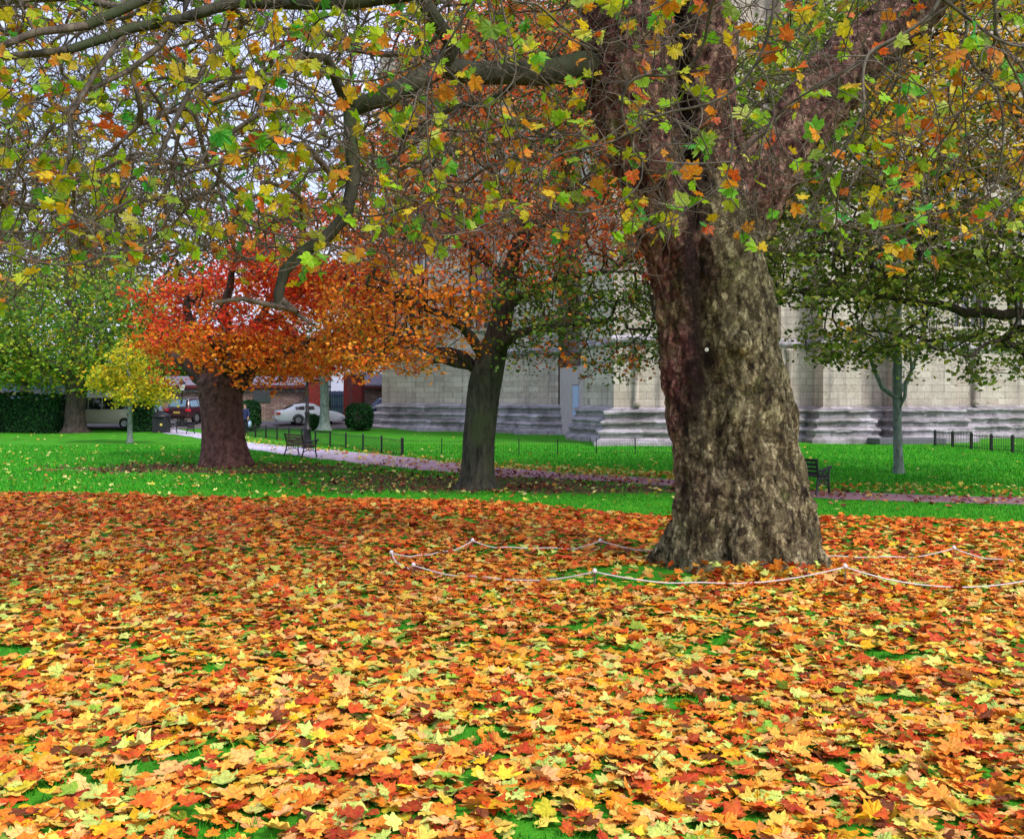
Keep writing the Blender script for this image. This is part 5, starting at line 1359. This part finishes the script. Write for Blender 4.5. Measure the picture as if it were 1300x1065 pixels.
# background trees behind the wall
bgs = [(30, 92, 150, 505, 9, -90, 190, 1700, 9, [(one(2), BR), (one(1), YG), (one(.5), YL)], 'tall sparse brown tree with ochre leaves far behind the left hedge', 'bare_tree'),
       (165, 98, 175, 500, 9, 60, 310, 1500, 8, [(one(2), BR), (one(1), GR), (one(.7), OLV)], 'tall twiggy tree behind the outbuilding left of the red crown', 'bare_tree'),
       (340, 100, 330, 500, 9, 270, 430, 520, 3, [(one(2), BR), (one(1), OLV)], 'thin twiggy tree rising behind the scarlet crown', 'bare_tree'),
       (225, 82, 415, 500, 6, 150, 270, 500, 16, [(one(2), [(80, 130, 40), (110, 160, 50), (60, 100, 36)]), (one(1), YG)], 'low bright green tree behind the slate roof', 'garden_tree'),
       (355, 84, 425, 500, 6, 300, 420, 420, 12, [(one(2), YG), (one(1), GR), (one(.7), YL)], 'low yellow green tree behind the wall between the two orange crowns', 'garden_tree'),
       (470, 96, 270, 500, 8, 410, 560, 520, 9, [(one(2), OLV), (one(1), GR), (one(1), RUST)], 'rust and olive tree behind the brick gate piers', 'garden_tree')]
for k, (px, dd, ytop, ybot, w, x0, x1, n, per, pl, lab, nm) in enumerate(bgs):
    hs = ybot-ytop
    tree(nm, px, dd, [(px, w*1.6, 535), (px, w*1.1, 525), (px, w, 500), (px+1, w*.8, ybot-hs*.25)],
         [([(px, ybot-hs*.2, 0), (px+(x0-px)*.35, ybot-hs*.45, 0), (px+(x0-px)*.6, ytop+hs*.3, 0)], [w*.02, w*.016, .04]), ([(px, ybot-hs*.2, 0), (px+(x1-px)*.35, ybot-hs*.5, 1), (px+(x1-px)*.6, ytop+hs*.25, 2)], [w*.02, w*.016, .04]),
          ([(px, ybot-hs*.22, 0), (px-4, ytop+hs*.45, -2), (px+3, ytop+hs*.1, -2)], [w*.025, w*.02, .04])],
         cloud(n, x0, x1, ytop, ybot-4, dd, 6), per, .6, .36, clump_pal(pl, 20+k), lab, M['bark_far'], .022, .12, group='trees beyond the road', seed=20+k)

# ================================================================ LIGHT, CAMERA
w = bpy.data.worlds.new('World'); S.world = w; w.use_nodes = True; nt = w.node_tree
bg = nt.nodes['Background']; sky = nt.nodes.new('ShaderNodeTexSky'); sky.sky_type = 'NISHITA'; sky.sun_disc = False
EL = 48; AZ = 138   # compass bearing of the sun, clockwise from +Y
sky.sun_elevation = R(EL); sky.sun_rotation = R(AZ); sky.air_density = 1.0; sky.dust_density = 4.0; sky.ozone_density = 1.5
tc = nt.nodes.new('ShaderNodeTexCoord'); mp = nt.nodes.new('ShaderNodeMapping'); mp.inputs['Scale'].default_value = (1, 1, 2.6)
cn = nt.nodes.new('ShaderNodeTexNoise'); cn.inputs['Scale'].default_value = 2.4; cn.inputs['Detail'].default_value = 8; cn.inputs['Roughness'].default_value = .6
cr = nt.nodes.new('ShaderNodeValToRGB'); cr.color_ramp.elements[0].position = .28; cr.color_ramp.elements[1].position = .6
mx = nt.nodes.new('ShaderNodeMix'); mx.data_type = 'RGBA'; mx.inputs[7].default_value = (3.6, 3.75, 4.9, 1)
nt.links.new(tc.outputs['Generated'], mp.inputs[0]); nt.links.new(mp.outputs[0], cn.inputs['Vector']); nt.links.new(cn.outputs['Fac'], cr.inputs[0])
nt.links.new(cr.outputs[0], mx.inputs[0]); nt.links.new(sky.outputs[0], mx.inputs[6]); nt.links.new(mx.outputs[2], bg.inputs['Color']); bg.inputs['Strength'].default_value = .15
L = bpy.data.lights.new('sun', 'SUN'); L.energy = 1.5; L.angle = R(12); L.color = (1, .95, .88)
lo = bpy.data.objects.new('sun', L); C.objects.link(lo)
sd = Vector((math.sin(R(AZ))*math.cos(R(EL)), math.cos(R(AZ))*math.cos(R(EL)), math.sin(R(EL))))
lo.rotation_euler = sd.to_track_quat('Z', 'Y').to_euler(); lo.location = (0, 0, 30)
cam = bpy.data.cameras.new('camera'); cam.lens = F/1300*36; cam.sensor_width = 36; cam.shift_y = -(532.5-HZ)/1300
cam.clip_start = .1; cam.clip_end = 3000
cob = bpy.data.objects.new('camera', cam); C.objects.link(cob); cob.location = (0, 0, EYE); cob.rotation_euler = (R(90), 0, 0)
S.camera = cob
S.view_settings.view_transform = 'Standard'; S.view_settings.look = 'None'; S.view_settings.exposure = .9; S.view_settings.gamma = 1
